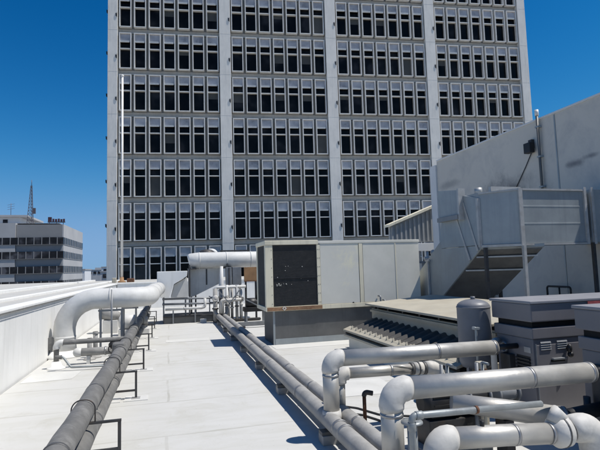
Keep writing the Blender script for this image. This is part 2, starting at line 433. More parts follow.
t = thing('conduit', 'thin grey conduit stepping down to the roof beside the left pipes', 'conduit', (-1.4, 9.55, 0))
MB().tube(filleted([(-1.95, 9.55, .24), (-1.84, 9.55, .24), (-1.70, 9.5, .06), (-.86, 9.45, .045)], .06), .02, 10).build('pipe', 'conduit', t)
MB().cyl((-1.97, 9.55, .24), (-1.86, 9.55, .24), .035, 12).build('coupling', 'grey_pipe', t)
t = thing('valve', 'dark handwheel valve under the branch pipe at the left pipes', 'valve', (-1.03, 9.8, .3))
mb = MB(); mb.ball((-1.03, 9.8, .36), .085, .08, .07); mb.build('body', 'black', t)
mb = MB(); mb.tube(arc((-1.03, 9.72, .30), (1, 0, 0), (0, 0, 1), .075, 0, 360, 18), .011, 8); mb.bar((-1.10, 9.72, .30), (-.96, 9.72, .30), .01); mb.bar((-1.03, 9.72, .23), (-1.03, 9.72, .37), .01); mb.cyl((-1.03, 9.72, .30), (-1.03, 9.8, .34), .012, 8); mb.build('handwheel', 'black', t)
for x, y, z, lab in ((-1.55, 10.55, .42, 'short pale upright vent stub beside the fat grey branch pipe'), (-1.47, 10.75, .52, 'taller pale upright vent stub beside the fat grey branch pipe')):
    mb = MB(); mb.cyl((x, y, 0), (x, y, z), .045, 16); mb.ring((x, y, z-.03), (0, 0, 1), .052, .06); mb.lathe((x, y, 0), [(.12, 0), (.11, .02), (.06, .05)])
    tag(mb.build('vent_stub', 'grey_pipe_pale', loc=(x, y, 0)), lab, 'vent')
t = thing('equipment_pump', 'small white lagged pump seen under the fat white pipe', 'pump', (-1.1, 14.2, 0))
MB().tube([(-1.35, 14.2, .35), (-1.3, 14.2, .35), (-.95, 14.2, .35), (-.9, 14.2, .35)], [.12, .2, .2, .12], 24).build('body', 'white_duct', t)
MB().cyl((-.9, 14.2, .35), (-.6, 14.2, .35), .12, 20).build('motor', 'grey_pipe_pale', t)
MB().box(-1.35, -.55, 14.02, 14.38, 0, .16, .01).build('base', 'white_duct', t)
t = thing('equipment_pump', 'small grey pump with a ring flange behind the rod and fat white pipe', 'pump', (-1.65, 15, 0))
MB().tube([(-1.9, 15, .55), (-1.86, 15, .55), (-1.6, 15, .5), (-1.4, 15, .45)], [.1, .16, .18, .1], 22).build('body', 'grey_pipe_pale', t)
MB().ring((-1.92, 15, .55), (1, 0, 0), .2, .05).build('flange', 'grey_pipe', t)
MB().box(-1.85, -1.45, 14.85, 15.15, 0, .36, .01).build('base', 'white_duct', t)

# ------------------------------------------------------------------ centre pipes on blocks
CX1, CX2, CZ, CR = 1.51, 1.705, .205, .082
pipe_run('insulated_pipe', 'pale grey lagged pipe, left of the centre pair on the roof', 'pipe', CX1, CZ, CR, 1.2, 15.9, 'grey_pipe_pale', 'band_pale', [4.35, 4.2, 5.75, 7.5]+joints(9.2, 15.6, 1.8))
pipe_run('insulated_pipe', 'pale grey lagged pipe, right of the centre pair on the roof', 'pipe', CX2, CZ, CR*.95, 1.2, 15.9, 'grey_pipe_pale', 'band_pale', [4.4, 5.9, 7.1]+joints(8.9, 15.6, 1.8))
proto = None
ords = ['nearest the camera', 'second from the camera', 'third from the camera', 'fourth from the camera', 'fifth from the camera', 'sixth from the camera', 'seventh from the camera', 'eighth and farthest']
for i, y in enumerate((3.2, 4.62, 6.6, 8.3, 10.1, 11.8, 13.5, 15.2)):
    lab = 'grey support block under the centre pipe pair, ' + ords[i]
    if proto is None:
        proto = thing('support_block', lab, 'support', (1.6, y, 0), 'support blocks under the centre pipes')
        MB().box(1.40, 1.86, y-.075, y+.075, 0, .085, .006).build('block', 'grey_pipe_pale', proto)
        MB().box(1.398, 1.862, y-.055, y+.055, .085, .118, .003).build('channel', 'galv_dark', proto)
    else:
        c = copy_tree(proto); c.location = (1.6, y, 0); c['label'] = lab

def riser_pipe(label, x, y, z, r, xe, ye, ze, er, bandx):
    """riser out of the centre run, a lumpy elbow and a horizontal metal-jacketed pipe"""
    t = thing('riser_pipe', label, 'pipe', (x, y, 0))
    MB().tube([(x, y, CZ+.05), (x, y, z-er)], r, 28).build('riser', 'alu', t)
    d = Vector((xe-x, ye-y, ze-z)); d.normalize()
    c = Vector((x, y, z-er)) + Vector((d.x, d.y, 0)).normalized()*er
    pts = arc(c, (-d.x, -d.y, 0), (0, 0, 1), er, -14, 104, 9)
    MB().tube(pts, [r*1.08]+[r*random.uniform(1.10, 1.15) for _ in pts[2:]]+[r*1.06], 28).build('elbow', 'elbow', t)
    s0 = Vector((x, y, z))+d*er*.95
    MB().tube([s0, s0+(Vector((xe, ye, ze))-s0)*.5, (xe, ye, ze)], r, 32).build('pipe', 'alu', t)
    for k in bandx:
        MB().ring(s0+(Vector((xe, ye, ze))-s0)*k, d, r*1.03, .028, 32).build('band', 'band_pale', t)
    MB().ring((x, y, z-er-.06), (0, 0, 1), r*1.04, .02, 28).build('band', 'band_pale', t)
    return t
t = riser_pipe('silver jacketed riser from the centre pipes bending right, farther of the two', 1.535, 4.66, .785, .08, 3.47, 4.70, .755, .10, (.60, .985))
MB().tube([(1.535, 4.66, CZ-.02), (1.535, 4.66, CZ+.09)], [.10, .09], 20).build('tee', 'elbow', t)
MB().ball((3.47, 4.70, .755), .02, .076, .076).build('end_cap', 'elbow', t)
MB().tube(filleted([(3.47, 4.70, .755), (3.80, 4.72, .75)], .01), .03, 14).build('nozzle', 'black', t)
t = riser_pipe('silver jacketed riser from the centre pipes bending right, nearer of the two', 1.555, 3.33, .79, .082, 3.40, 3.37, .755, .115, (.64, .985))
MB().tube([(1.555, 3.33, CZ-.02), (1.555, 3.33, CZ+.09)], [.10, .09], 20).build('tee', 'elbow', t)
MB().tube([(3.40, 3.37, .755), (3.80, 3.38, .752)], .035, 14).build('nozzle', 'black', t)
# thinner pipe behind the first riser
t = thing('riser_pipe', 'thinner silver pipe just under the farther riser pipe, ending in a white elbow', 'pipe', (1.705, 4.88, 0))
MB().tube([(1.705, 4.88, CZ), (1.705, 4.88, .5)], .055, 20).build('riser', 'alu', t)
MB().tube(arc((1.785, 4.88, .5), (-1, 0, 0), (0, 0, 1), .08, -12, 100, 8), .07, 22).build('elbow', 'elbow', t)
MB().tube([(1.78, 4.88, .58), (2.52, 4.88, .565)], .056, 26).build('pipe', 'alu', t)
MB().ring((2.29, 4.88, .57), (1, 0, 0), .06, .025).build('band', 'band_pale', t)
MB().tube([(2.29, 4.85, .615), (2.40, 4.84, .61), (2.52, 4.84, .585)], [.004, .012, .02], 8).build('torn_jacket', 'alu', t)
MB().ring((2.535, 4.88, .565), (1, 0, 0), .068, .03).build('flange', 'band', t)
MB().tube([(2.555, 4.88, .565), (2.665, 4.88, .563)], .066, 22).build('union', 'elbow', t)
MB().ring((2.612, 4.88, .564), (1, 0, 0), .072, .014).build('band', 'band', t)
MB().ring((2.685, 4.88, .562), (1, 0, 0), .07, .035).build('flange', 'band', t)
MB().tube([Vector((2.70, 4.88, .562))]+arc((2.76, 4.88, .462), (0, 0, 1), (1, 0, 0), .1, 0, 90, 8)+[Vector((2.86, 4.88, .40))], .072, 22).build('elbow', 'elbow', t)
MB().tube([(2.86, 4.88, .42), (2.86, 4.88, .02)], .056, 20).build('riser', 'alu', t)
# lower near pipe with a flanged fitting
t = thing('flanged_pipe', 'silver pipe lowest on the right, with a lumpy white flanged fitting', 'pipe', (1.78, 3.08, 0))
MB().tube([(1.76, 3.08, .02), (1.76, 3.08, .40)], .072, 24).build('riser', 'alu', t)
MB().tube(arc((1.87, 3.08, .38), (-1, 0, 0), (0, 0, 1), .11, -20, 102, 9), [.086, .09, .094, .096, .097, .096, .096, .094, .09, .084], 26).build('elbow', 'elbow', t)
MB().tube([(1.86, 3.08, .49), (2.3, 3.085, .46), (2.70, 3.09, .425)], .074, 30).build('pipe', 'alu', t)
for x, z in ((1.89, .487), (2.39, .453), (2.69, .427)): MB().ring((x, 3.085, z), (1, 0, -.075), .0765, .022, 30).build('band', 'band_pale', t)
mb = MB(); mb.tube([(2.70, 3.09, .43), (2.735, 3.09, .43), (2.76, 3.09, .43), (2.84, 3.09, .43), (2.87, 3.09, .43)], [.07, .095, .115, .112, .07], 26); mb.build('flange', 'elbow', t)
mb = MB(); mb.tube([(2.74, 3.09, .50), (2.775, 3.09, .56), (2.84, 3.09, .50)], [.05, .06, .045], 20); mb.build('bonnet', 'elbow', t)
MB().ring((2.795, 3.09, .43), (1, 0, 0), .118, .012, 30).build('band', 'band', t)
MB().ring((2.885, 3.09, .43), (1, 0, 0), .08, .03, 30).build('band', 'band', t)
MB().tube([Vector((2.88, 3.09, .43)), Vector((2.93, 3.09, .435))]+arc((2.99, 3.09, .335), (0, 0, 1), (1, 0, 0), .1, 0, 90, 8)+[Vector((3.09, 3.09, .2)), Vector((3.09, 3.09, .02))], [.085, .102]+[.105]*9+[.09, .085], 26).build('elbow', 'elbow', t)
MB().cyl((2.13, 3.08, .53), (2.13, 3.08, .585), .016, 12).build('gauge_stub', 'black', t)
# conduit with cap
t = thing('conduit', 'thin grey galvanised conduit on an upright in front of the riser pipes', 'conduit', (1.44, 2.8, 0))
MB().tube(filleted([(1.44, 2.8, 0), (1.44, 2.8, .765), (2.40, 2.8, .742)], .03), .021, 16).build('pipe', 'conduit', t)
MB().ring((1.44, 2.8, .70), (0, 0, 1), .026, .05).build('coupling', 'conduit', t)
MB().ring((1.90, 2.8, .755), (1, 0, 0), .0245, .018).build('clamp', 'rust', t)
MB().ring((1.49, 2.8, .763), (1, 0, 0), .026, .045).build('coupling', 'conduit', t)
t = thing('roof_vent', 'flat oval grey cap on a short stub behind the conduit', 'vent', (1.62, 3.15, 0))
MB().cyl((1.62, 3.15, 0), (1.62, 3.15, .60), .035, 14).build('stub', 'conduit', t)
MB().lathe((1.62, 3.15, .60), [(.06, -.006), (.076, 0), (.074, .012), (.05, .018)]).build('cap', 'conduit', t)
# rusty post with elbow
t = thing('rusty_standpipe', 'thin rusty standpipe with a little elbow, between the two risers', 'pipe', (2.0, 4.98, 0))
MB().tube([(2.0, 4.95, 0), (2.0, 4.95, .335)], .02, 14).build('pipe', 'rust', t)
MB().tube(filleted([(2.0, 4.95, .31), (2.0, 4.95, .355), (2.09, 4.93, .335)], .03), .026, 14).build('elbow', 'steel_dark', t)
MB().lathe((2.0, 4.95, 0), [(.08, 0), (.06, .015), (.03, .04)]).build('flashing', 'white_duct', t)
# floor cables
for i, (pts, lab) in enumerate(((((1.80, 5.9, .012), (2.15, 5.55, .012), (2.3, 5.2, .012), (2.7, 5.0, .012), (3.3, 5.1, .012)), 'black cable lying loose on the roof, longer of the two by the standpipe'), (((1.82, 5.45, .012), (2.1, 5.3, .012), (2.2, 5.05, .012), (2.25, 4.7, .012)), 'black cable lying loose on the roof, shorter of the two by the standpipe'))):
    tag(MB().tube(filleted(pts, .15), .011, 8).build('cable', 'cable', loc=pts[0]), lab, 'cable')
for i, (a, b, lab) in enumerate((((2.0, 4.15, 0), (2.4, 3.35, 0), 'grey floor rail nearest the vent cap'), ((2.14, 4.2, 0), (2.54, 3.4, 0), 'grey floor rail beside the black pump'))):
    t = thing('floor_rail', lab, 'rail', a)
    MB().bar(Vector(a)+Vector((0, 0, .03)), Vector(b)+Vector((0, 0, .03)), .05, .05).build('channel', 'grey_pipe_pale', t)
    for k in (.15, .85):
        c = Vector(a).lerp(Vector(b), k); MB().box(c.x-.05, c.x+.05, c.y-.03, c.y+.03, 0, .012).build('foot', 'angle', t)
# black pump
t = thing('circulator_pump', 'black barrel shaped pump under the nearer silver riser pipe', 'pump', (2.42, 4.1, 0))
MB().tube([(2.20, 4.1, .43), (2.23, 4.1, .43), (2.25, 4.1, .43), (2.56, 4.1, .43), (2.60, 4.1, .43), (2.63, 4.1, .43)], [.08, .12, .13, .13, .11, .05], 26).build('motor', 'black', t)
MB().tube([(2.63, 4.1, .43), (2.66, 4.1, .43), (2.74, 4.1, .43), (2.77, 4.1, .43)], [.07, .15, .15, .08], 26).build('volute', 'steel_dark', t)
mb = MB()
for k in range(12):
    a = 2*math.pi*k/12; mb.bar((2.27, 4.1+math.cos(a)*.135, .43+math.sin(a)*.135), (2.55, 4.1+math.cos(a)*.135, .43+math.sin(a)*.135), .012)
mb.build('cooling_fins', 'black', t)
MB().box(2.22, 2.75, 3.98, 4.22, .06, .30, .01).build('base', 'steel_dark', t)
MB().box(2.15, 2.82, 3.93, 4.27, 0, .06, .006).build('plinth', 'grey_pipe_pale', t)
for x in (2.28, 2.5): pass
proto = None
for x, y, z, lab in ((2.62, 4.36, .70, 'left upright pair of thin grey pipes behind the conduit'), (2.98, 4.3, .70, 'right upright pair of thin grey pipes behind the conduit')):
    t = thing('upright_pipes', lab, 'pipe', (x, y, 0))
    for dx, m in ((-.03, 'steel_grey'), (.035, 'conduit')):
        MB().cyl((x+dx, y, 0), (x+dx, y, z), .018, 12).build('pipe', m, t)
    MB().box(x-.07, x+.07, y-.025, y+.025, .52, .545).build('clamp', 'steel_dark', t)
    MB().tube(filleted([(x+.035, y, z-.02), (x+.035, y, z), (x+.035, y-.1, z)], .015), .014, 10).build('elbow', 'conduit', t)
t = thing('insulated_pipe', 'pale grey lagged pipe sloping down to the boilers behind the flanged pipe', 'pipe', (2.5, 4.0, 0))
MB().tube([(2.35, 3.82, .50), (2.75, 3.66, .44), (3.2, 3.5, .37)], [.075, .085, .09], 26).build('pipe', 'alu', t)
MB().ring((3.2, 3.5, .37), (.9, -.33, -.14), .094, .03).build('band', 'band_pale', t)
MB().box(2.72, 2.80, 3.6, 3.74, 0, .36).build('support', 'steel_dark', t)
MB().tube([(3.2, 3.5, .37), (3.79, 3.62, .36)], .06, 18).build('nozzle', 'black', t)
# dark valve gear hanging under the nearer riser pipe
for k, (x, lab) in enumerate(((2.62, 'black bolted strainer left of two under the nearer riser pipe'), (2.92, 'grey bolted strainer right of two under the nearer riser pipe'))):
    t = thing('strainer', lab, 'valve', (x, 3.85, 0))
    MB().tube([(x-.10, 3.85, .52), (x-.08, 3.85, .52), (x+.08, 3.85, .52), (x+.10, 3.85, .52)], [.05, .065, .065, .05], 18).build('body', 'black' if k == 0 else 'steel_grey', t)
    for s in (-1, 1): MB().ring((x+s*.1, 3.85, .52), (1, 0, 0), .085, .02).build('flange', 'steel_grey', t)
    MB().cyl((x, 3.85, .46), (x+.03, 3.83, .36), .04, 14).build('bowl', 'steel_dark', t)
    MB().cyl((x, 3.85, 0), (x, 3.85, .47), .022, 10).build('stand', 'steel_grey', t)
    MB().cyl((x, 3.85, .57), (x, 3.85, .64), .014, 10).build('stem', 'conduit', t)

# ------------------------------------------------------------------ rooftop air handler
ac = thing('air_handler', 'cream rooftop air conditioning unit with a dark coil face on a grey curb', 'air conditioner', (4, 11.2, 0))
X0, X1, Y0, Y1, Z0, Z1 = 2.06, 5.88, 10.63, 11.78, .755, 2.27
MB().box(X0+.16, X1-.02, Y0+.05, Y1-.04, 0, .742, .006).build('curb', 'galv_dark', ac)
mb = MB(); mb.box(X0+.155, X0+.20, Y0+.042, Y0+.0495, 0, .74); mb.box(X0+.20, X1-.02, Y0+.035, Y0+.0495, 0, .13); mb.build('curb_flashing', 'galv', ac)
MB().box(X0+.03, X1-.03, Y0+.03, Y1-.03, Z0+.09, Z1).build('casing', 'hole', ac)
for q in ((X0, X0+.17, Y0, Y0+.12), (3.265, 3.345, Y0, Y0+.12), (X0, X0+.12, Y1-.12, Y1)):
    MB().box(*q, Z0+.09, Z1-.05, .004).build('corner_post', 'beige_metal', ac)
MB().box(X0-.01, 3.30, Y0-.012, Y1+.01, Z1-.05, Z1+.05, .012).build('top_rail', 'beige_metal', ac)
MB().box(3.302, X1+.01, Y0-.006, Y1+.01, Z1-.035, Z1+.03, .008).build('roof_sheet', 'pale_panel', ac)
for a, b, m_ in ((3.345, 4.30, 'blotch'), (4.40, 5.24, 'pale_panel'), (5.25, X1-.002, 'pale_panel')):
    MB().box(a+.004, b-.004, Y0+.004, Y0+.05, Z0+.09, Z1-.035, .005).build('side_panel', m_, ac)
MB().box(X1-.04, X1, Y0+.05, Y1-.03, Z0+.09, Z1-.035, .005).build('end_panel', 'pale_panel', ac)
def coil(mb, x0, x1, y, z0, z1):
    n = int((z1-z0)/.022)
    for i in range(n):
        z = z0+(i+.5)*(z1-z0)/n; mb.box(x0, x1, y-.006, y+.006, z-.004, z+.004)
mb = MB(); mb.box(X0+.17, 3.265, Y0+.0295, Y0+.0299, Z0+.09, Z1-.05); coil(mb, X0+.172, 3.263, Y0+.02, Z0+.1, Z1-.06); cf = mb.build('coil_face', 'fill', ac)
mb = MB(); mb.box(X0+.17, 3.265, Y0+.001, Y0+.009, 1.46, 1.485); mb.build('coil_rail', 'black', cf)
mb = MB(); mb.box(X0+.02, X0+.0299, Y0+.12, Y1-.12, Z0+.09, Z1-.05)
n = 50
for i in range(n):
    z = Z0+.1+(i+.5)*(Z1-Z0-.17)/n; mb.box(X0+.010, X0+.019, Y0+.12, Y1-.12, z-.004, z+.004)
mb.build('coil_face', 'fill', ac)
mb = MB(); mb.box(X0-.006, X1+.004, Y0-.006, Y0+.10, Z0-.01, Z0+.085, .005); br = mb.build('base_rail', 'beige_metal', ac)
mb = MB(); mb.box(X0+.02, 3.36, Y0-.010, Y0-.0065, Z0-.004, Z0+.078); mb.build('rust_streak', 'rust_strip', br)
mb = MB(); mb.box(X0-.006, X0+.1, Y0+.10, Y1+.006, Z0-.01, Z0+.085, .005); mb.build('base_rail', 'beige_metal', ac)
for x, w_ in ((4.35, .045), (5.245, .012)): MB().box(x-w_, x+w_, Y0-.002, Y0+.0035, Z0+.09, Z1-.036).build('seam', 'beige_metal', ac)
mb = MB()
for z in [Z0+.15+.2*k for k in range(7)]:
    for x in (X0+.14, 3.285, 3.325): mb.cyl((x, Y0-.004, z), (x, Y0+.002, z), .008, 8)
mb.build('screws', 'steel_dark', ac)
mb = MB(); d = .05
mb.prism([(2.47-d, .80), (2.47, .80+d), (2.47+d, .80), (2.47, .80-d)], 1, Y0-.0125, Y0-.0105); s = mb.build('hazard_sticker', 'frame', ac)
mb = MB(); d = .026
mb.prism([(2.47-d, .80), (2.47, .80+d), (2.47+d, .80), (2.47, .80-d)], 1, Y0-.0140, Y0-.0128); mb.build('sticker_mark', 'orange', s)
MB().cyl((4.12, Y0-.004, .845), (4.12, Y0+.002, .845), .022, 12).build('drain_plug', 'hole', ac)
# bits of worn lettering and flakes on the coil
mb = MB()
for k in range(26):
    x = random.uniform(2.30, 2.55) if k < 16 else random.uniform(2.3, 3.1); z = 1.32+random.uniform(-.03, .03) if k < 16 else random.uniform(1.3, 1.75)
    l = random.uniform(.006, .02); mb.box(x, x+l, Y0+.0075, Y0+.0092, z, z+random.uniform(.005, .018))
mb.build('paint_flakes', 'pale_panel', cf)

# small gas piping by the AC right end
t = thing('gas_pipe', 'thin grey gas pipe with a valve at the foot of the air conditioning unit', 'pipe', (4.75, 10.45, 0))
MB().tube(filleted([(4.75, 10.5, 0), (4.75, 10.5, .98), (4.75, 10.62, .98)], .04), .02, 12).build('pipe', 'steel_grey', t)
MB().tube(filleted([(4.86, 10.5, 0), (4.86, 10.5, .88), (4.86, 10.62, .88)], .04), .02, 12).build('pipe', 'steel_grey', t)
MB().ball((4.75, 10.5, .8), .045, .045, .06).build('valve', 'galv', t)
MB().box(4.66, 4.84, 10.44, 10.46, .79, .805).build('handle', 'steel_grey', t)

# ------------------------------------------------------------------ cooling tower (louvred)
ct = thing('cooling_tower', 'low tan cooling tower with a flat sloped lid and dark ribbed louvre face', 'cooling tower', (4.6, 7.5, 0))
CY0, CY1 = 5.45, 9.55
MB().prism([(3.56, 0), (3.56, .30), (4.15, .30), (5.5, .30), (5.5, 0)], 1, CY0+.05, CY1-.03).build('basin', 'pale_panel', ct)
MB().prism([(3.47, .27), (3.47, .305), (3.555, .325), (3.555, .27)], 1, CY0, CY1).build('gutter_lip', 'tan', ct)
MB().prism([(3.50, .325), (3.50, .37), (3.60, .40), (3.60, .335)], 1, CY0+.01, CY1-.01).build('gutter_gap', 'hole', ct)
MB().prism([(3.45, .372), (3.455, .405), (3.61, .462), (3.61, .41)], 1, CY0, CY1).build('lower_lip', 'tan', ct)
# ribbed louvre face rising from lip to the head
mb = MB()
mb.prism([(3.58, .40), (4.10, .60), (4.13, .56), (3.62, .36)], 1, CY0+.03, CY1-.03)
a = math.atan2(.2, .52)
y = CY0+.12
n = 17; st = (CY1-CY0-.16)/n
for i in range(n):
    yy = CY0+.08+i*st
    t_ = bmesh.new(); V = []
    for x_, z_ in ((3.56, .425), (4.10, .604)):
        for dy, dz in ((-.05, -.01), (.0, .03), (.05, .03), (.10, -.01)): V.append(t_.verts.new((x_, yy+.025+dy, z_+dz)))
    for a_ in range(3): t_.faces.new([V[a_], V[a_+1], V[a_+5], V[a_+4]])
    t_.faces.new(V[0:4]); t_.faces.new(V[4:8]); t_.faces.new([V[0], V[3], V[7], V[4]])
    mb.merge(t_)
mb.build('louvre_face', 'louvre', ct)
n = 17; st = (CY1-CY0-.16)/n; pl = [(CY0+.05, .40)]
for i in range(n):
    yy = CY0+.08+i*st; pl += [(yy, .435), (yy+.025, .492), (yy+.05, .435)]
pl += [(CY1-.05, .435), (CY1-.05, .40)]
MB().prism(pl, 0, 3.53, 3.56, shear=(0, 0, .012)).build('lit_rib_teeth', 'tan', ct)  # tan teeth stand in for the sunlit ends of the ribs
mb = MB(); mb.box(4.10, 4.16, CY0+.02, CY1-.02, .56, .80); mb.box(4.06, 4.101, CY0+.02, CY1-.02, .735, .775); mb.build('head_panel', 'tan', ct)
MB().box(4.22, 5.45, CY0+.1, CY1-.1, .30, .89).build('fan_chamber', 'hole', ct)
mb = MB()
for yy in [CY0+.2+.62*k for k in range(7)]: mb.box(4.11, 4.15, yy, yy+.05, .80, .875)
mb.build('lid_spacers', 'steel_dark', ct)
mb = MB(); mb.prism([(3.98, .868), (3.98, .905), (5.58, 1.02), (5.60, .985), (5.6, .95)], 1, CY0-.02, CY1+.05, bev=.008); mb.build('lid', 'tan', ct)
mb = MB(); mb.box(3.62, 5.5, CY0+.0, CY0+.048, .0, .40); mb.box(4.17, 5.45, CY0+.02, CY0+.06, .4, .86); mb.build('end_wall', 'tan', ct)
MB().box(3.62, 3.72, CY1-.028, CY1, .36, .44).build('end_bracket', 'tan', ct)
for y in (CY0+.8, CY0+2.0, CY0+3.2):
    MB().box(3.975, 5.3, y, y+.012, .872, .875).build('lid_rib', 'steel_dark', ct)

# beige post with rusty strap
t = thing('support_post', 'short beige post with a rusty strap, seen between the riser pipes', 'post', (3.08, 4.42, 0))
MB().box(3.04, 3.12, 4.38, 4.46, 0, .68, .004).build('post', 'tan', t)
MB().box(3.037, 3.123, 4.377, 4.463, .585, .615).build('strap', 'rust', t)

# expansion tank
t = thing('expansion_tank', 'upright grey tank with a domed top behind the silver riser pipe', 'tank', (3.66, 5.33, 0))
prof = [(.10, .40), (.17, .42), (.195, .47), (.2, .52), (.2, 1.13)]+[(.2*math.cos(R(a)), 1.15+.095*math.sin(R(a))) for a in range(0, 90, 15)]
MB().lathe((3.66, 5.33, 0), prof, 40).build('shell', 'tank', t)
MB().lathe((3.66, 5.33, 0), [(.201, 1.135), (.204, 1.14), (.204, 1.15), (.201, 1.155)], 40).build('weld_seam', 'tank', t)
MB().cyl((3.66, 5.33, 1.235), (3.66, 5.33, 1.275), .028, 14).build('nozzle', 'tank', t)
for a in (200, 320, 80): MB().bar((3.66+.15*math.cos(R(a)), 5.33+.15*math.sin(R(a)), 0), (3.66+.15*math.cos(R(a)), 5.33+.15*math.sin(R(a)), .5), .045).build('leg', 'tank', t)
MB().tube(filleted([(3.52, 5.1, .3), (3.52, 5.1, .92), (3.52, 5.16, .92)], .02), .014, 10).build('gauge_pipe', 'galv', t)
MB().box(3.49, 3.57, 5.085, 5.135, .90, .925).build('gauge_tap', 'galv', t)
MB().tube(filleted([(3.60, 4.9, .0), (3.60, 4.9, .78), (3.74, 5.0, .78)], .05), .035, 14).build('drain_pipe', 'elbow', t)

# ------------------------------------------------------------------ boilers
def boiler(label, y0, y1, x0=3.745, x1=5.67):
    t = thing('boiler', label, 'boiler', ((x0+x1)/2, (y0+y1)/2, 0))
    MB().box(x0+.03, x1-.03, y0+.03, y1-.03, .05, .852, .012).build('casing', 'boiler', t)
    MB().box(x0+.06, x1-.06, y0+.06, y1-.06, 0, .05).build('base', 'black', t)
    MB().box(x0+.012, x1-.012, y0+.012, y1-.012, .855, .972, .01).build('ledge', 'boiler', t)
    MB().box(x0+.05, x1-.05, y0+.05, y1-.05, .972, 1.037).build('vent_gap', 'hole', t)
    lid = MB().box(x0, x1, y0, y1, 1.037, 1.231, .014).build('lid', 'boiler', t)
    MB().box(x0-.015, x1+.015, y0-.015, y1+.015, 1.232, 1.263, .008).build('lid_plate', 'boiler_top', lid)
    return t, lid
b1, lid1 = boiler('dark grey boiler with louvred door and flat lid, nearest the domed grey tank', 4.43, 5.09)
door = MB().box(3.80, 4.82, 4.444, 4.459, .08, .79, .004).build('door', 'boiler', b1)
for x in (3.852, 4.066):
    mb = MB()
    for i in range(4):
        z = .737+i*.0235; mb.prism([(4.435, z), (4.4435, z+.017), (4.4435, z-.002)], 0, x, x+.134)
    mb.build('louvre', 'steel_grey', door)
    mb = MB()
    for i in range(4):
        z = .737+i*.0235; mb.box(x+.004, x+.130, 4.441, 4.4437, z-.0065, z-.0025)
    mb.build('louvre_slot', 'hole', door)
MB().box(3.98, 4.15, 4.405, 4.442, .625, .646, .004).build('handle', 'steel_grey', door)
MB().box(3.975, 4.155, 4.440, 4.4438, .603, .628).build('handle_recess', 'hole', door)
mb = MB(); mb.ball((4.194, 4.408, .737), .027, .032, .048); mb.ball((4.205, 4.408, .673), .032, .032, .032); mb.cyl((4.194, 4.442, .737), (4.194, 4.39, .737), .015, 10); mb.build('lock', 'black', door)
MB().box(3.796, 3.803, 4.4425, 4.463, .06, .80).build('trim', 'steel_grey', b1)
MB().box(4.49, 4.73, 4.409, 4.413, 1.199, 1.229).build('red_label', 'red', lid1)
mb = MB(); mb.box(3.774, 3.7785, 4.515, 4.73, .47, .66)
for i in range(5): mb.box(3.752, 3.774, 4.515, 4.73, .47+i*.037, .486+i*.037)
mb.build('side_grille', 'black', b1)
MB().box(3.70, 3.774, 4.76, 4.92, .42, .65, .008).build('control_box', 'steel_dark', b1)
mb = MB(); mb.tube(arc((3.745, 4.90, .715), (0, 1, 0), (0, 0, 1), .053, 0, 360, 16), .013, 8); mb.build('pipe_collar', 'steel_grey', b1)
MB().box(3.768, 3.7745, 4.50, 4.60, .70, .76).build('rating_plate', 'angle', b1)
b2, lid2 = boiler('dark grey boiler at the far right edge, cut by the picture border', 2.73, 3.85)
MB().box(3.72, 3.774, 2.95, 3.69, .38, .74, .02).build('side_panel', 'steel_dark', b2)
for i, yy in enumerate((3.26, 3.42, 3.70)):
    MB().cyl((3.67, yy, .02), (3.67, yy, .55-.05*i), .03, 14).build('drain_pipe', ('steel_grey', 'conduit', 'steel_dark')[i], b2)
    MB().ring((3.67, yy, .4-.05*i), (0, 0, 1), .042, .04).build('union', 'steel_dark', b2)

# ------------------------------------------------------------------ penthouse wall on the right
ph = thing('penthouse_building', 'grey penthouse block on the right, its long blank wall in shade', 'building', (12, 5, 0))
MB().box(9.5, 26, -8, 15.55, 0, 5.42).build('wall', 'shade_wall', ph)
MB().box(9.44, 26, 15.55, 15.95, 0, 5.30).build('corner_pilaster', 'pilaster', ph)
mb = MB(); mb.box(9.47, 26.03, -8.03, 15.53, 5.42, 5.47, .01); mb.build('coping', 'pilaster', ph)
mb = MB(); mb.cyl((9.42, 10.4, 2.6), (9.42, 10.4, 5.55), .035, 12); mb.build('downpipe', 'galv_dark', ph)
MB().cyl((9.42, 10.4, 5.52), (9.42, 10.4, 5.68), .05, 12).build('vent_cap', 'frame', ph)
for z in (3.6, 4.4, 5.2): MB().box(9.38, 9.498, 10.34, 10.46, z, z+.04).build('pipe_clip', 'galv', ph)
lamp = MB().box(9.28, 9.44, 10.58, 10.82, 4.58, 4.86, .02).build('wall_lamp', 'black', ph)
MB().box(9.40, 9.497, 10.64, 10.76, 4.72, 4.95).build('lamp_bracket', 'steel_dark', lamp)
MB().tube([(9.47, 10.75, 4.6), (9.475, 11.0, 4.28), (9.475, 11.45, 3.75)], .012, 8).build('cable', 'cable', ph)
for y in (3.0, 9.9):
    MB().box(9.487, 9.499, y-.02, y+.02, 0, 5.40).build('joint', 'galv', ph)
t = thing('handrail', 'small dark pipe handrail standing against the penthouse wall under the duct', 'rail', (9.2, 10, 0))
MB().tube(filleted([(9.3, 10.35, 0), (9.3, 10.35, 1.04), (9.3, 9.6, 1.04), (9.3, 9.6, 0)], .06), .025, 12).build('hoop', 'black', t)
MB().cyl((9.3, 9.95, 0), (9.3, 9.95, 1.02), .02, 10).build('post', 'black', t)
MB().cyl((9.3, 9.62, .5), (9.3, 10.33, .5), .018, 10).build('lower_bar', 'black', t)

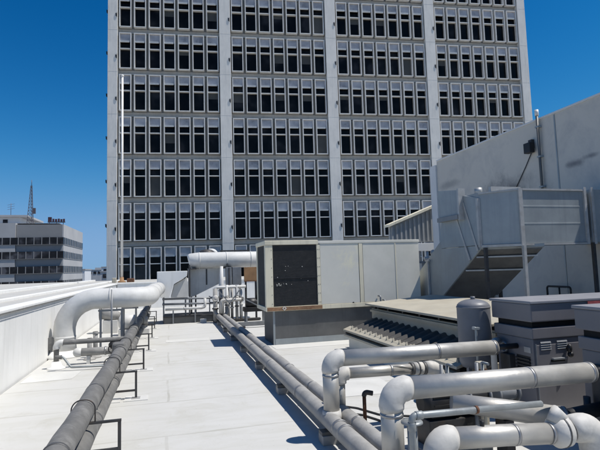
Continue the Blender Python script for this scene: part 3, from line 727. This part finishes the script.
# ------------------------------------------------------------------ galvanised duct
du = thing('sheet_metal_duct', 'large grey galvanised duct leaving the penthouse wall and sloping down behind the cooling tower', 'duct', (7, 9, 0))
mb = MB(); mb.prism([(6.0, 8.40), (6.6, 7.90), (8.20, 7.90), (8.20, 9.3), (6.1, 9.3)], 2, 2.035, 3.10, bev=.01); mb.build('box_section', 'galv', du)
mb = MB(); mb.box(8.30, 9.5, 7.90, 9.25, 2.035, 3.12, .01); mb.build('wall_section', 'galv', du)
mb = MB(); mb.box(8.20, 8.30, 7.96, 9.2, 2.09, 3.04); mb.build('flexible_collar', 'black', du)
prof = [(8.38, 1.97), (9.4, 1.275), (11.0, .20), (12.4, .20), (12.4, .5), (9.87, 2.19), (9.80, 2.03), (8.38, 2.03)]
mb = MB(); mb.prism(prof, 0, 6.008, 7.0, shear=(0, -.6, 0)); mb.build('sloped_section', 'galv', du)
mb = MB(); mb.prism([(8.40, 1.93), (9.4, 1.25), (10.98, .19), (10.99, .20), (9.4, 1.27), (8.40, 1.95)], 0, 6.03, 6.98, shear=(0, -.58, 0)); mb.build('dark_underside_skin', 'galv_dark', du)  # dull galvanised skin, added to deepen the shadow under the slope as well
mb = MB(); mb.prism([(8.385, 2.04), (9.79, 2.04), (9.85, 2.25), (9.74, 2.64), (9.72, 3.05), (8.95, 3.13), (8.385, 3.0)], 0, 5.994, 6.09); mb.build('side_transition', 'galv', du)
# pressed ridges on the front panel
mb = MB()
for z in (2.42, 2.76): mb.prism([(7.8995, z-.03), (7.8955, z), (7.8995, z+.03)], 0, 6.67, 8.125)
mb.build('pressed_ridges', 'galv', du)
# angle iron at the corners
mb = MB()
mb.box(6.57, 6.655, 7.868, 7.898, 2.0, 3.12); mb.build('corner_angle', 'angle', du)
mb = MB(); mb.bar((6.0, 8.375, 2.0), (6.0, 8.375, 2.98), .06); mb.build('corner_angle', 'angle', du)
for x in (8.16, 8.34): MB().box(x-.03, x+.03, 7.86, 7.899, 2.0, 3.16).build('flange', 'angle', du)
mb = MB(); mb.box(6.66, 8.13, 7.868, 7.898, 2.0, 2.034); mb.bar((6.02, 8.37, 2.012), (6.6, 7.885, 2.012), .045); mb.build('bottom_angle', 'angle', du)
mb = MB(); mb.box(6.66, 8.13, 7.868, 7.898, 3.08, 3.115); mb.bar((6.02, 8.375, 3.08), (6.6, 7.888, 3.1), .035); mb.build('top_angle', 'angle', du)
# flange strips on the sloped left face and bars beneath
for p, q in (((5.99, 9.14, 2.66), (5.99, 8.74, 1.74)), ((5.99, 8.86, 2.96), (5.99, 8.45, 1.93))):
    MB().bar(p, q, .02, .05).build('flange', 'angle', du)
for yy, zz in ((8.55, 1.80), (8.95, 1.53)):
    MB().bar((6.02, yy, zz), (6.98, yy-.6, zz), .05, .03).build('stiffener', 'angle', du)
# hood on the left face
hood = MB().prism([(8.92, 2.72), (9.68, 2.72), (9.68, 3.34), (8.92, 3.24)], 0, 5.90, 6.05, bev=.006).build('hood', 'galv', du)
mb = MB(); mb.prism([(8.90, 2.62), (9.70, 2.62), (9.70, 2.715), (8.90, 2.715)], 0, 5.86, 6.05); mb.build('hood_lip', 'steel_grey', hood)
mb = MB(); mb.box(5.885, 6.05, 8.86, 8.915, 2.6, 3.27); mb.build('hood_angle', 'angle', hood)
MB().cyl((6.3, 8.75, 3.13), (6.3, 8.75, 3.26), .08, 16).build('knob', 'angle', du)
MB().box(6.2, 6.9, 8.2, 8.28, 3.10, 3.2).build('top_strut', 'angle', du)
# legs
for x, y, z, m in ((6.06, 8.30, 1.98, 'steel_dark'), (6.6, 7.86, 2.0, 'angle'), (8.3, 7.9, 2.03, 'steel_dark'), (6.98, 9.28, 2.03, 'angle'), (7.06, 9.24, 2.03, 'steel_dark')):
    MB().box(x-.03, x+.03, y-.03, y+.03, 0, z).build('leg', m, du)
# thin stay rods at the left
t = thing('stay_post', 'thin grey post between the air conditioning unit and the sloping duct', 'post', (6.0, 10.9, 0))
MB().box(5.955, 6.0, 10.38, 10.425, 0, 1.75).build('post', 'angle', t)
MB().box(5.93, 6.003, 10.34, 10.46, 1.75, 1.80).build('cap', 'angle', t)

# ------------------------------------------------------------------ ribbed screen behind the AC
sc = thing('ribbed_screen', 'grey ribbed metal screen with a raked top, left of the penthouse corner', 'screen', (9.5, 17, 0))
mb = MB(); pl = [(8.2, 2.5), (10.7, 2.6), (10.7, 4.06), (10.3, 3.98), (8.2, 3.18)]
mb.prism(pl, 1, 17.0, 17.12)
x = 8.25
while x < 10.65:
    zt = 3.18+(x-8.2)*.381 if x < 10.3 else 3.98
    mb.box(x, x+.07, 16.94, 16.999, 2.52+(x-8.2)*.04, zt-.06); x += .19
mb.build('ribbed_sheet', 'screen', sc)
MB().prism([(8.1, 3.145), (10.3, 3.985), (10.9, 4.10), (10.9, 4.2), (10.3, 4.08), (8.1, 3.24)], 1, 16.85, 17.3).build('top_cap', 'beige_metal', sc)
mb = MB(); mb.box(8.1, 10.7, 16.9, 17.2, 2.2, 2.50, .01); mb.build('beam', 'pilaster', sc)
for x in (8.3, 9.4, 10.5): MB().box(x-.06, x+.06, 17.0, 17.12, 0, 2.2).build('post', 'screen', sc)
t = thing('roof_machinery', 'jumble of grey brackets and a valve under the ribbed screen beam', 'machinery', (9.3, 16.2, 0))
MB().box(9.05, 9.6, 16.2, 16.6, 0, 1.75, .02).build('cabinet', 'screen', t)
mb = MB(); mb.cyl((9.1, 16.1, 1.9), (9.9, 16.1, 1.95), .06, 12); mb.cyl((9.25, 16.1, 1.6), (9.25, 16.1, 2.15), .05, 12); mb.ball((9.5, 16.1, 2.1), .12); mb.build('pipework', 'angle', t)
MB().box(8.9, 10.0, 16.12, 16.18, 1.72, 1.80).build('bracket', 'steel_grey', t)

# ------------------------------------------------------------------ mid-distance plant: white duct, hopper, manifold
t = thing('round_duct', 'horizontal white round duct on thin posts, left of the air conditioning unit', 'duct', (1.8, 16.95, 0))
MB().tube([(.62, 16.95, 2.03), (.66, 16.95, 2.04), (.95, 16.95, 2.045), (2.0, 16.95, 2.04), (3.6, 16.95, 2.04)], [.2, .24, .27, .275, .27], 36).build('shell', 'white_duct', t)
for x in (.98, 1.9, 2.75): MB().ring((x, 16.95, 2.04), (1, 0, 0), .282, .04, 36).build('band', 'white_duct', t)
for x, y in ((.64, 16.70), (.86, 17.2), (1.9, 16.68), (2.0, 17.2)): MB().box(x-.025, x+.025, y-.025, y+.025, 0, 1.90).build('leg', 'steel_dark', t)
for x in (.75, 1.95): MB().box(x-.16, x+.12, 16.67, 17.23, 1.74, 1.78).build('cross_bar', 'steel_dark', t)
t = thing('duct_transition', 'grey sheet metal plenum with a slanted underside below the white round duct', 'duct', (1.2, 17.2, 0))
MB().prism([(.70, 1.765), (1.78, 1.765), (1.78, 1.28), (.78, .82), (.62, .82), (.62, 1.765)], 1, 17.0, 17.5, bev=.01).build('plenum', 'pale_sheet', t)
MB().box(1.20, 1.245, 16.985, 16.999, 1.2, 1.74).build('seam', 'steel_dark', t)
for x in (.72, 1.7): MB().box(x-.025, x+.025, 17.22, 17.27, 0, .95 if x < 1 else 1.3).build('leg', 'steel_dark', t)
t = thing('hopper_duct', 'white boxy duct hood with a slanted end, where the fat white pipe ends', 'duct', (.1, 16.8, 0))
MB().prism([(-.40, 1.70), (.56, 1.70), (.54, 1.52), (.1, 1.28), (-.02, .86), (-.30, .86), (-.40, 1.2)], 1, 16.3, 17.3, bev=.015).build('hood', 'white_wall', t)
MB().prism([(.03, .84), (.14, 1.26), (.55, 1.49), (.58, 1.2), (.58, .82)], 1, 16.45, 17.2, bev=.01).build('side_box', 'pale_sheet', t)
for x in (-.2, .5): MB().box(x-.025, x+.025, 16.6, 16.65, 0, .86).build('leg', 'steel_grey', t)
t = thing('pipe_rack', 'dark pipe rack with two horizontal rails below the white round duct', 'rack', (.8, 16.5, 0))
for z in (.80, .63): MB().cyl((-.24, 16.5, z), (1.95, 16.5, z-.03), .035, 14).build('rail', 'steel_grey', t)
for x in (-.2, .62, 1.28): MB().box(x-.02, x+.02, 16.52, 16.56, .3, .84).build('post', 'steel_grey', t)
t = thing('branch_pipe', 'white pipe with an upturned end below the dark pipe rack', 'pipe', (.4, 16.4, 0))
MB().tube(filleted([(-.15, 16.4, .47), (1.0, 16.4, .47), (1.12, 16.4, .5), (1.12, 16.4, .78)], .07), .045, 16).build('pipe', 'white_duct', t)
MB().ring((.45, 16.4, .47), (1, 0, 0), .05, .04).build('band', 'band_pale', t)
for x in (.1, .8): MB().box(x-.02, x+.02, 16.38, 16.42, 0, .43).build('support', 'steel_grey', t)
t = thing('shadow_curb', 'long low curb below the pipe rack, its dark grey mostly standing in for shadow', 'curb', (.6, 17, 0))  # mostly the shadow under the duct, built as a low dark box
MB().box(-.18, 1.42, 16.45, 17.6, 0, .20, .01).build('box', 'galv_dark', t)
MB().box(-.22, 1.46, 16.41, 17.64, .20, .235, .006).build('cap', 'steel_dark', t)
MB().box(.95, 1.15, 16.2, 16.35, 0, .12, .01).build('block', 'white_duct', t)
# valve manifold
t = thing('valve_manifold', 'cluster of white and grey upright valve pipes where the centre pipes start', 'manifold', (1.8, 16, 0))
for i, (x, y, z, r, m) in enumerate(((1.42, 16.0, 1.10, .07, 'grey_pipe_pale'), (1.62, 16.1, 1.16, .05, 'steel_grey'), (1.80, 16.0, 1.2, .055, 'white_duct'), (1.98, 16.15, 1.15, .045, 'grey_pipe_pale'), (2.12, 16.0, 1.18, .05, 'steel_grey'), (2.28, 16.1, 1.05, .045, 'white_duct'))):
    MB().tube([(x, y, .02), (x, y, z)], r, 16).build('upright', m, t)
    MB().ring((x, y, .45+.05*(i % 3)), (0, 0, 1), r*1.5, .04, 16).build('flange', 'white_duct' if i % 2 else 'steel_dark', t)
    MB().ball((x, y-.01, .78-.06*(i % 2)), r*1.5, r*1.5, r*1.7).build('valve_body', 'elbow' if i % 2 == 0 else 'grey_pipe', t)
    w_ = MB(); zz = .78-.06*(i % 2); w_.tube(arc((x, y-.15, zz), (1, 0, 0), (0, 0, 1), .07, 0, 360, 16), .010, 6); w_.cyl((x, y-.15, zz), (x, y, zz), .012, 8); w_.bar((x-.07, y-.15, zz), (x+.07, y-.15, zz), .009); w_.build('handwheel', 'steel_dark' if i % 3 else 'white_duct', t)
MB().tube(filleted([(1.42, 16.0, 1.0), (1.42, 16.0, 1.13), (2.42, 16.0, 1.13)], .08), .05, 16).build('header', 'white_duct', t)
MB().tube(filleted([(1.6, 15.85, .3), (1.6, 15.85, .72), (2.25, 15.85, .72)], .08), .055, 16).build('header', 'elbow', t)
MB().tube([(1.51, 15.9, CZ), (1.42, 16.0, .3), (1.42, 16, .5)], .075, 16).build('elbow', 'grey_pipe_pale', t)
MB().tube([(1.705, 15.9, CZ), (1.8, 16.0, .3), (1.8, 16, .5)], .07, 16).build('elbow', 'grey_pipe_pale', t)
for x, s in ((1.5, 1), (2.2, -1)):
    MB().bar((x, 15.75, 1.05), (x+s*.4, 15.75, .55), .03).build('brace', 'steel_grey', t)
MB().box(1.35, 2.9, 15.95, 16.2, .02, .08).build('base_channel', 'steel_dark', t)
t = thing('control_cabinet', 'pair of grey control cabinets on a frame behind the valve manifold', 'cabinet', (2, 16.6, 0))
for a, b in ((1.84, 2.03), (2.06, 2.36)): MB().box(a, b, 16.5, 16.75, 1.18, 1.78, .012).build('cabinet', 'steel_grey', t)
MB().box(1.92, 1.96, 16.485, 16.499, 1.2, 1.76).build('door_edge', 'steel_dark', t)
for x in (1.88, 2.32): MB().box(x-.025, x+.025, 16.6, 16.65, 0, 1.18).build('leg', 'steel_dark', t)
t = thing('vent_pipe', 'narrow tapered white vent pipe left of the grey control cabinets', 'vent', (1.63, 16.45, 0))
MB().tube([(1.66, 16.4, 0), (1.66, 16.4, 1.1), (1.68, 16.4, 1.82)], [.085, .085, .05], 18).build('pipe', 'white_duct', t)
MB().ring((1.66, 16.4, 1.1), (0, 0, 1), .1, .05).build('collar', 'elbow', t)
t = thing('brown_panel', 'orange brown panel on posts beside the dark coil of the air conditioning unit', 'panel', (2.57, 16.2, 0))
MB().box(2.40, 2.86, 16.15, 16.20, 1.28, 1.76, .005).build('board', 'orange', t)
for x in (2.46, 2.8): MB().box(x-.03, x+.03, 16.20, 16.26, 0, 1.72).build('post', 'steel_dark', t)
MB().box(2.405, 2.855, 16.14, 16.149, 1.28, 1.31).build('edge_trim', 'rust', t)
t = thing('circulator_pump', 'black pump set low between the valve manifold and the air conditioning unit', 'pump', (2.6, 15.4, 0))
MB().tube([(2.32, 15.4, .62), (2.36, 15.4, .62), (2.62, 15.4, .62), (2.66, 15.4, .62), (2.95, 15.4, .62)], [.08, .16, .16, .11, .11], 22).build('motor', 'black', t)
MB().box(2.25, 3.0, 15.2, 15.6, .36, .50, .01).build('base', 'black', t)
for x in (2.32, 2.9): 
    for y in (15.24, 15.56): MB().box(x-.025, x+.025, y-.025, y+.025, 0, .36).build('leg', 'steel_grey', t)
MB().cyl((2.7, 15.4, .7), (2.7, 15.4, 1.28), .06, 16).build('outlet', 'black', t)
MB().bar((2.3, 15.1, .75), (2.75, 15.1, .5), .035).build('brace', 'steel_grey', t)
t = thing('roof_beam', 'low dark steel beam lying on the roof left of the air conditioning unit', 'beam', (2.4, 14.2, 0))
MB().box(1.95, 3.2, 14.1, 14.2, .05, .17, .004).build('beam', 'steel_grey', t)
for x in (2.05, 2.9): MB().box(x-.05, x+.05, 14.05, 14.25, 0, .05).build('sleeper', 'steel_dark', t)
t = thing('exhaust_fan', 'small dark exhaust fan with a white elbow, seen over the white round duct', 'fan', (2.6, 24.5, 1.14))
MB().lathe((1.9, 26, 1.14), [(.3, 0), (.3, 1.2), (.42, 1.25), (.45, 1.5), (.3, 1.62), (.1, 1.66)]).build('fan_head', 'steel_dark', t)
MB().tube(filleted([(2.35, 26, 1.14), (2.35, 26, 2.68), (2.0, 26, 2.68)], .2), .16, 18).build('elbow', 'white_duct', t)
mb = MB()
for z in (2.45, 2.66): mb.box(2.6, 4.2, 26, 26.06, z, z+.08)
mb.build('rail', 'steel_dark', t)
for x in (2.7, 4.1): MB().box(x-.04, x+.04, 26.07, 26.15, 1.14, 2.74).build('post', 'steel_dark', t)

# flagpole-like mast at the far end of the roof
t = thing('white_mast', 'tall thin white pole standing in front of the left end of the tower', 'pole', (-2.7, 30, 1.14))
MB().tube([(-2.7, 30, 1.14), (-2.7, 30, 13.5)], [.075, .06], 14).build('pole', 'frame', t)
MB().lathe((-2.7, 30, 1.14), [(.22, 0), (.22, .06), (.12, .1), (.1, .3)]).build('base', 'orange', t)
MB().ball((-2.7, 30, 13.55), .09).build('finial', 'frame', t)
mb = MB(); mb.box(-2.4, -2.0, 29.6, 30.0, 1.14, 1.36, .03); tag(mb.build('roof_vent', 'rust', loc=(-2.2, 29.8, 1.14)), 'rusty low vent box beside the foot of the white pole', 'vent')
mb = MB(); mb.box(-3.2, -2.98, 29.6, 30.0, 1.14, 1.42, .04); tag(mb.build('roof_vent', 'tan', loc=(-3.1, 29.8, 1.14)), 'small tan vent left of the foot of the white pole', 'vent')

# ------------------------------------------------------------------ office tower
S = 1.15
camR = Vector((math.cos(R(15.2)), -math.sin(R(15.2)), 0)); camF = Vector((math.sin(R(15.2)), math.cos(R(15.2)), 0))
T0 = camR*(-15.053*S) + camF*(39.81*S)
TROT = -R(7.0)
PW, CW, FH = 1.23*S, .946*S, 3.70*S       # window pitch, column bay, floor height
ZB = 1.7 + 21.092*S                        # sill level of the row at the top of the picture
tw = thing('office_tower', 'tall office tower with pale columns and a grid of white framed windows', 'building', (T0.x, T0.y, -22), rz=TROT)
WH, WW = FH*.86, PW*.82
def colx(b, w): return (b*7+w)*PW + b*CW
XL = -PW*.745; XR = colx(3, 6)+WW+PW*.08+PW*.66
top = 22+ZB+FH*3.4
# body set back behind the columns, floor slabs proud of it by a little
MB().box(XL+.05, XR-.05, .55, 26, 0, top).build('wall', 'spandrel', tw, local=True)
for r_ in range(-2, 9):
    zb = 22+ZB-FH*r_
    for b in range(4):
        xa = colx(b, 0)-PW*.085; xb = colx(b, 6)+WW+PW*.085
        MB().box(xa, xb, .34, .549, zb-(FH-WH)+.10, zb-.06).build('spandrel_band', 'spandrel', tw, local=True)
def column(x0, x1):
    mb = MB()
    mb.box(x0, x1, -.12, .549, 0, top+.6, .02)
    for r_ in range(-3, 10):
        z = 22+ZB-FH*r_-.35
        mb.box(x0-.004, x1+.004, -.126, -.119, z-.012, z+.012)
    mb.build('column', 'concrete', tw, local=True)
column(XL, -PW*.10)
for b in range(1, 4): column(colx(b-1, 6)+WW+PW*.085, colx(b, 0)-PW*.075)
column(colx(3, 6)+WW+PW*.085, XR)
MB().box(XL-.2, XR+.2, -.3, 26.2, top+.6, top+1.2).build('parapet', 'concrete', tw, local=True)
# floors below the visible rows stay plain wall
def window_meshes():
    mb = MB(); f = .076*S
    W, H = WW, WH; tr = H*.557
    d0, d1 = -.06, .34
    mb.box(0, f, d0, d1, 0, H); mb.box(W-f, W, d0, d1, 0, H)
    mb.box(f, W-f, d0, d1, 0, f); mb.box(f, W-f, d0, d1, H-f, H)
    mb.box(f, W-f, d0+.03, d1-.02, tr-f*.5, tr+f*.5)
    frame = mb.build('window', 'frame', None)
    me = frame.data
    mb = MB(); mb.box(f, W-f, .28, .30, f, H-f); pane = mb.build('pane', 'pane', None)
    zt, zl = H-f, H*.735
    mb = MB(); mb.prism([(.08, zt), (.045, zl+.06), (.07, zl+.06), (.105, zt)], 0, f, W-f); sash = mb.build('sash', 'sash', None)
    mb = MB(); mb.prism([(-.02, zl), (-.035, zl+.16), (.06, zl+.16), (.075, zl)], 0, f, W-f-.10); rail = mb.build('sash_rail', 'frame', None)
    ms = (me, pane.data, sash.data, rail.data)
    for o in (frame, pane, sash, rail): bpy.data.objects.remove(o)
    return ms
WM = window_meshes()
BL = []
for fr in (.18, .30, .45, .95):
    f_ = .076*S; tr_ = WH*.557
    mb = MB(); zt_ = tr_-.02; zb_ = zt_-(tr_-f_)*fr; mb.box(f_+.01, WW-f_-.01, .262, .272, zb_, zt_); mb.box(f_+.01, WW-f_-.01, .256, .276, zb_-.035, zb_)
    o = mb.build('blind', 'screen_glass', None); BL.append(o.data); bpy.data.objects.remove(o)
# fully visible rows first, largest in view: rows 1-5, bays 0-2, nearest to the foot of the tower
cells = []
for r_ in range(-1, 8):
    for b in range(4):
        for w in range(7):
            vis = 0 <= r_ <= 5
            if r_ == 5 and b >= 1: vis = b == 1 and w < 7 or b == 2 and w < 4
            if b == 3 and r_ > 2: vis = False
            if b == 0 and r_ == 6: vis = w < 4
            cells.append((not vis, -r_*1.0+b*.55, b, w, r_))
cells.sort()
first, rest = cells[:100], cells[100:]
for _, _, b, w, r_ in first:
    o = bpy.data.objects.new('window', WM[0]); COL.objects.link(o); o.parent = tw
    o.location = (colx(b, w), 0, 22+ZB-FH*r_)
    for nm, me in (('pane', WM[1]), ('sash', WM[2]), ('sash_rail', WM[3])):
        c = bpy.data.objects.new(nm, me); COL.objects.link(c); c.parent = o
    if random.random() < .16:
        c = bpy.data.objects.new('blind', random.choice(BL)); COL.objects.link(c); c.parent = o
# remaining windows of the tower as one part
def gather(cells, idxs, name):
    verts, faces, mats = [], [], []
    for _, _, b, w, r_ in cells:
        for i in idxs:
            me = WM[i]; base = len(verts)
            verts += [(v.co.x+colx(b, w), v.co.y, v.co.z+22+ZB-FH*r_) for v in me.vertices]
            for p in me.polygons: faces.append([base+k for k in p.vertices]); mats.append(i)
        if random.random() < .16:
            me = random.choice(BL); base = len(verts)
            verts += [(v.co.x+colx(b, w), v.co.y, v.co.z+22+ZB-FH*r_) for v in me.vertices]
            for p in me.polygons: faces.append([base+k for k in p.vertices]); mats.append(4)
    me = bpy.data.meshes.new(name); me.from_pydata(verts, [], faces)
    for i in range(4): me.materials.append(WM[i].materials[0])
    me.materials.append(M['screen_glass'])
    for p, m_ in zip(me.polygons, mats): p.material_index = m_
    o = bpy.data.objects.new(name, me); COL.objects.link(o); o.parent = tw; o['kind'] = 'stuff'
    return o
gather(rest, (0, 1, 2, 3), 'windows')
# little dark cradle brackets beside the columns on every floor
bm_ = None
for r_ in range(-1, 6):
    for b in range(4):
        x = colx(b, 0)-PW*.12
        if bm_ is None:
            mb = MB(); mb.prism([(0, 0), (-.13, .10), (-.15, .42), (-.04, .34), (0, .5)], 1, -.165, -.04); o = mb.build('bracket', 'black', tw, local=True); bm_ = o.data
        else:
            o = bpy.data.objects.new('bracket', bm_); COL.objects.link(o); o.parent = tw
        o.location = (x, 0, 22+ZB-FH*r_+FH*.22)
for r_ in range(-1, 6):
    o = bpy.data.objects.new('bracket', bm_); COL.objects.link(o); o.parent = tw; o.location = (XL, .1, 22+ZB-FH*r_+FH*.30)

# ------------------------------------------------------------------ far left building
FBX, FBY = -21.4, 110.0
fb = thing('office_block', 'low grey office block with dark ribbon windows on the far left', 'building', (-40, 120, -22))
px = .2085
xl, xc, xm, yb = -70, FBX, -30.3, 133
ztop = 12.15
MB().box(xl, xm-.05, FBY-.25, yb, -22, ztop+.3).build('wall', 'far_pale', fb)
MB().box(xm, xc-.3, FBY, yb-.1, -22, ztop).build('wall', 'far_grey', fb)
MB().box(xc-.299, xc, FBY-.01, yb-.08, -22, ztop+.01).build('end_wall', 'far_pale', fb)  # sun-facing end made paler than the grey front by its colour
MB().box(xl+.5, xc-1, FBY+1, yb-1, ztop+.3, ztop+.35).build('roof', 'far_roof', fb)
for z0, z1 in ((8.0, 9.45), (5.1, 6.55), (2.1, 3.5), (-.9, .5), (-3.9, -2.5)):
    o = MB().box(xl, xc+.03, FBY-.32, FBY-.255, z0, z1).build('ribbon_window', 'far_glass', fb)
    pl = [(xl, z0-.05)]; x = xl+1
    while x < xc-.3: pl += [(x, z0), (x, z1), (x+.14, z1), (x+.14, z0)]; x += 1.45
    MB().prism(pl+[(xc, z0), (xc, z0-.05)], 1, FBY-.37, FBY-.325).build('mullions', 'far_grey', o)
    o = MB().box(xc+.001, xc+.05, FBY-.25, yb-.2, z0, z1).build('ribbon_window', 'far_glass', fb)
    pl = [(FBY, z0-.05)]; y = FBY+1.2
    while y < yb-1: pl += [(y, z0), (y, z1), (y+.18, z1), (y+.18, z0)]; y += 1.9
    MB().prism(pl+[(yb-.3, z0), (yb-.3, z0-.05)], 0, xc+.052, xc+.1).build('mullions', 'far_pale', o)
pn = MB().box(-48, -31.3, 116, 128, ztop+.35, 14.3).build('roof_cabin', 'far_white', fb)
MB().box(-49, -29.6, 115, 129, 14.3, 14.7).build('cabin_roof', 'far_pale', pn)
MB().box(-34.5, -33.6, 115.9, 115.99, 12.6, 13.8).build('cabin_window', 'far_glass', pn)
# lattice mast
t = thing('lattice_mast', 'slender dark lattice radio mast on the far left building', 'mast', (-28.1, 112, 12.5))
mb = MB(); mx, my = -28.1, 112
z = 12.5; hw = .62
legs = []
for a, b in ((-1, -1), (1, -1), (0, 1)):
    mb.bar((mx+a*hw, my+b*hw, 12.5), (mx+a*.12, my+b*.12, 20.6), .09)
N = 12
def at(a, b, k): 
    h = hw+(.12-hw)*k; return (mx+a*h, my+b*h, 12.5+8.1*k)
for i in range(N):
    for (a, b), (c, d) in (((-1, -1), (1, -1)), ((1, -1), (0, 1)), ((0, 1), (-1, -1))):
        mb.bar(at(a, b, i/N), at(c, d, (i+1)/N), .05); mb.bar(at(a, b, i/N), at(c, d, i/N), .05)
mb.build('lattice', 'lattice', t)
MB().cyl((mx, my, 20.5), (mx, my, 21.8), .06, 8).build('antenna', 'lattice', t)
MB().box(mx+.3, mx+.9, my-.3, my, 14.6, 15.8).build('dish', 'lattice', t)
# illegible rooftop sign frame
t = thing('rooftop_sign', 'small dark red sign frame on the far left building roof', 'sign', (-23, 112, 12.2))
for x in (-24.6, -23.2, -21.9): MB().box(x-.06, x+.06, 112.1, 112.2, 12.2, 12.75).build('leg', 'lattice', t)
MB().box(-24.9, -21.5, 112.0, 112.09, 12.72, 12.95).build('frame', 'lattice', t)
for i, (x, wd, h) in enumerate(((-24.85, .75, .95), (-24.0, .4, .6), (-23.5, .45, .55), (-22.95, .4, .62), (-22.45, .42, .52), (-21.95, .4, .58))):
    MB().box(x, x+wd, 111.9, 111.99, 12.95, 12.95+h, .03).build('letter_block', 'sign', t)
t = thing('rooftop_aerial', 'thin aerial with short arms on the far left roof cabin', 'aerial', (-33.6, 118, 14.7))
mb = MB(); mb.cyl((-33.6, 118, 14.7), (-33.6, 118, 17.6), .05, 8)
for z in (16.4, 16.9, 17.4): mb.bar((-34.3, 118, z-.2), (-32.9, 118, z+.1), .05)
tag(t, None, None); mb.build('mast', 'lattice', t)

# ------------------------------------------------------------------ distant town in the gap
spec = ((-37.5, 182, 9, 14, 3.0, 'far_white', 'distant low white building with two dark windows left of the tower'),
        (-26.5, 205, 16, 18, 2.2, 'far_pale', 'distant low grey building, widest in the gap beside the tower'),
        (-33, 260, 12, 20, 4.6, 'far_white', 'distant pale building, tallest in the gap beside the tower'),
        (-24, 300, 14, 20, 3.6, 'far_grey', 'distant dark grey building nearest the tower corner'),
        (-58, 330, 30, 20, 3.8, 'far_pale', 'distant pale building just clear of the office block'))
for x, y, wx, wy, z, m, lab in spec:
    t = thing('distant_building', lab, 'building', (x+wx/2, y+wy/2, -22))
    MB().box(x, x+wx, y, y+wy, -22, z).build('wall', m, t)
    MB().box(x-.2, x+wx+.2, y-.2, y+wy+.2, z, z+.4).build('roof', 'far_roof', t)
    k = 0
    while x+1+k*2.6 < x+wx-1.5:
        MB().box(x+1+k*2.6, x+2.7+k*2.6, y-.15, y-.01, z-2.4, z-.8).build('window', 'far_glass', t); k += 1
    MB().box(x+wx*.4, x+wx*.6, y+2, y+5, z+.4, z+1.6).build('roof_unit', 'far_pale', t)

# ------------------------------------------------------------------ light
W = bpy.data.worlds.new('World'); SC.world = W; W.use_nodes = True
nt = W.node_tree
for n in list(nt.nodes): nt.nodes.remove(n)
out = nt.nodes.new('ShaderNodeOutputWorld'); bg = nt.nodes.new('ShaderNodeBackground'); sky = nt.nodes.new('ShaderNodeTexSky')
sky.sky_type = 'NISHITA'; sky.sun_disc = False
EL, AZ = 63., -20.      # azimuth measured from +X towards +Y
sky.sun_elevation = R(EL); sky.sun_rotation = R(90-AZ)
sky.altitude = 0; sky.air_density = .7; sky.dust_density = .1; sky.ozone_density = 2.0
bg.inputs[1].default_value = .080
gm = nt.nodes.new('ShaderNodeGamma'); gm.inputs[1].default_value = 1.5
nt.links.new(sky.outputs[0], gm.inputs[0]); hs = nt.nodes.new('ShaderNodeHueSaturation'); hs.inputs['Saturation'].default_value = 1.19; hs.inputs['Value'].default_value = .92; hs.inputs['Hue'].default_value = .495
nt.links.new(gm.outputs[0], hs.inputs['Color']); # soft shoulder so that the thick air at the horizon does not run to white
def vm(op, a, b=None):
    n = nt.nodes.new('ShaderNodeVectorMath'); n.operation = op
    for k, x in enumerate((a, b)):
        if x is None: continue
        if isinstance(x, tuple): n.inputs[k].default_value = x
        else: nt.links.new(x, n.inputs[k])
    return n.outputs[0]
q = vm('DIVIDE', hs.outputs[0], (2.6, 4.8, 8.4)); q = vm('MULTIPLY', q, q); q = vm('ADD', q, (1, 1, 1))
sx = nt.nodes.new('ShaderNodeSeparateXYZ'); nt.links.new(q, sx.inputs[0]); cx = nt.nodes.new('ShaderNodeCombineXYZ')
for k in range(3):
    pw = nt.nodes.new('ShaderNodeMath'); pw.operation = 'SQRT'; nt.links.new(sx.outputs[k], pw.inputs[0]); nt.links.new(pw.outputs[0], cx.inputs[k])
nt.links.new(vm('DIVIDE', hs.outputs[0], cx.outputs[0]), bg.inputs[0]); nt.links.new(bg.outputs[0], out.inputs[0])
sd = bpy.data.lights.new('sun', 'SUN'); sd.energy = 4.6; sd.angle = R(.5); sd.color = (1, .96, .90)
so = bpy.data.objects.new('sun', sd); COL.objects.link(so)
v = Vector((math.cos(R(EL))*math.cos(R(AZ)), math.cos(R(EL))*math.sin(R(AZ)), math.sin(R(EL))))
so.rotation_euler = v.to_track_quat('Z', 'Y').to_euler(); so.location = (20, -5, 40)

# ------------------------------------------------------------------ camera
yaw, pit, rol = R(15.2), R(5.03), R(1.69)
fh = Vector((math.sin(yaw), math.cos(yaw), 0)); rt = Vector((math.cos(yaw), -math.sin(yaw), 0)); up = Vector((0, 0, 1))
f = fh*math.cos(pit)+up*math.sin(pit); u = rt.cross(f)
r2 = rt*math.cos(rol)-u*math.sin(rol); u2 = rt*math.sin(rol)+u*math.cos(rol)
cd = bpy.data.cameras.new('camera'); cam = bpy.data.objects.new('camera', cd); COL.objects.link(cam)
cam.matrix_world = Matrix(((r2.x, u2.x, -f.x, 0), (r2.y, u2.y, -f.y, 0), (r2.z, u2.z, -f.z, 1.7), (0, 0, 0, 1)))
cd.sensor_width = 36; cd.lens = 482.25/600*36; cd.clip_start = .05; cd.clip_end = 6000
SC.camera = cam
vs = SC.view_settings; vs.view_transform = 'Standard'; vs.look = 'None'; vs.exposure = .12; vs.gamma = 1; vs.use_curve_mapping = False
SC.cycles.use_denoising = True
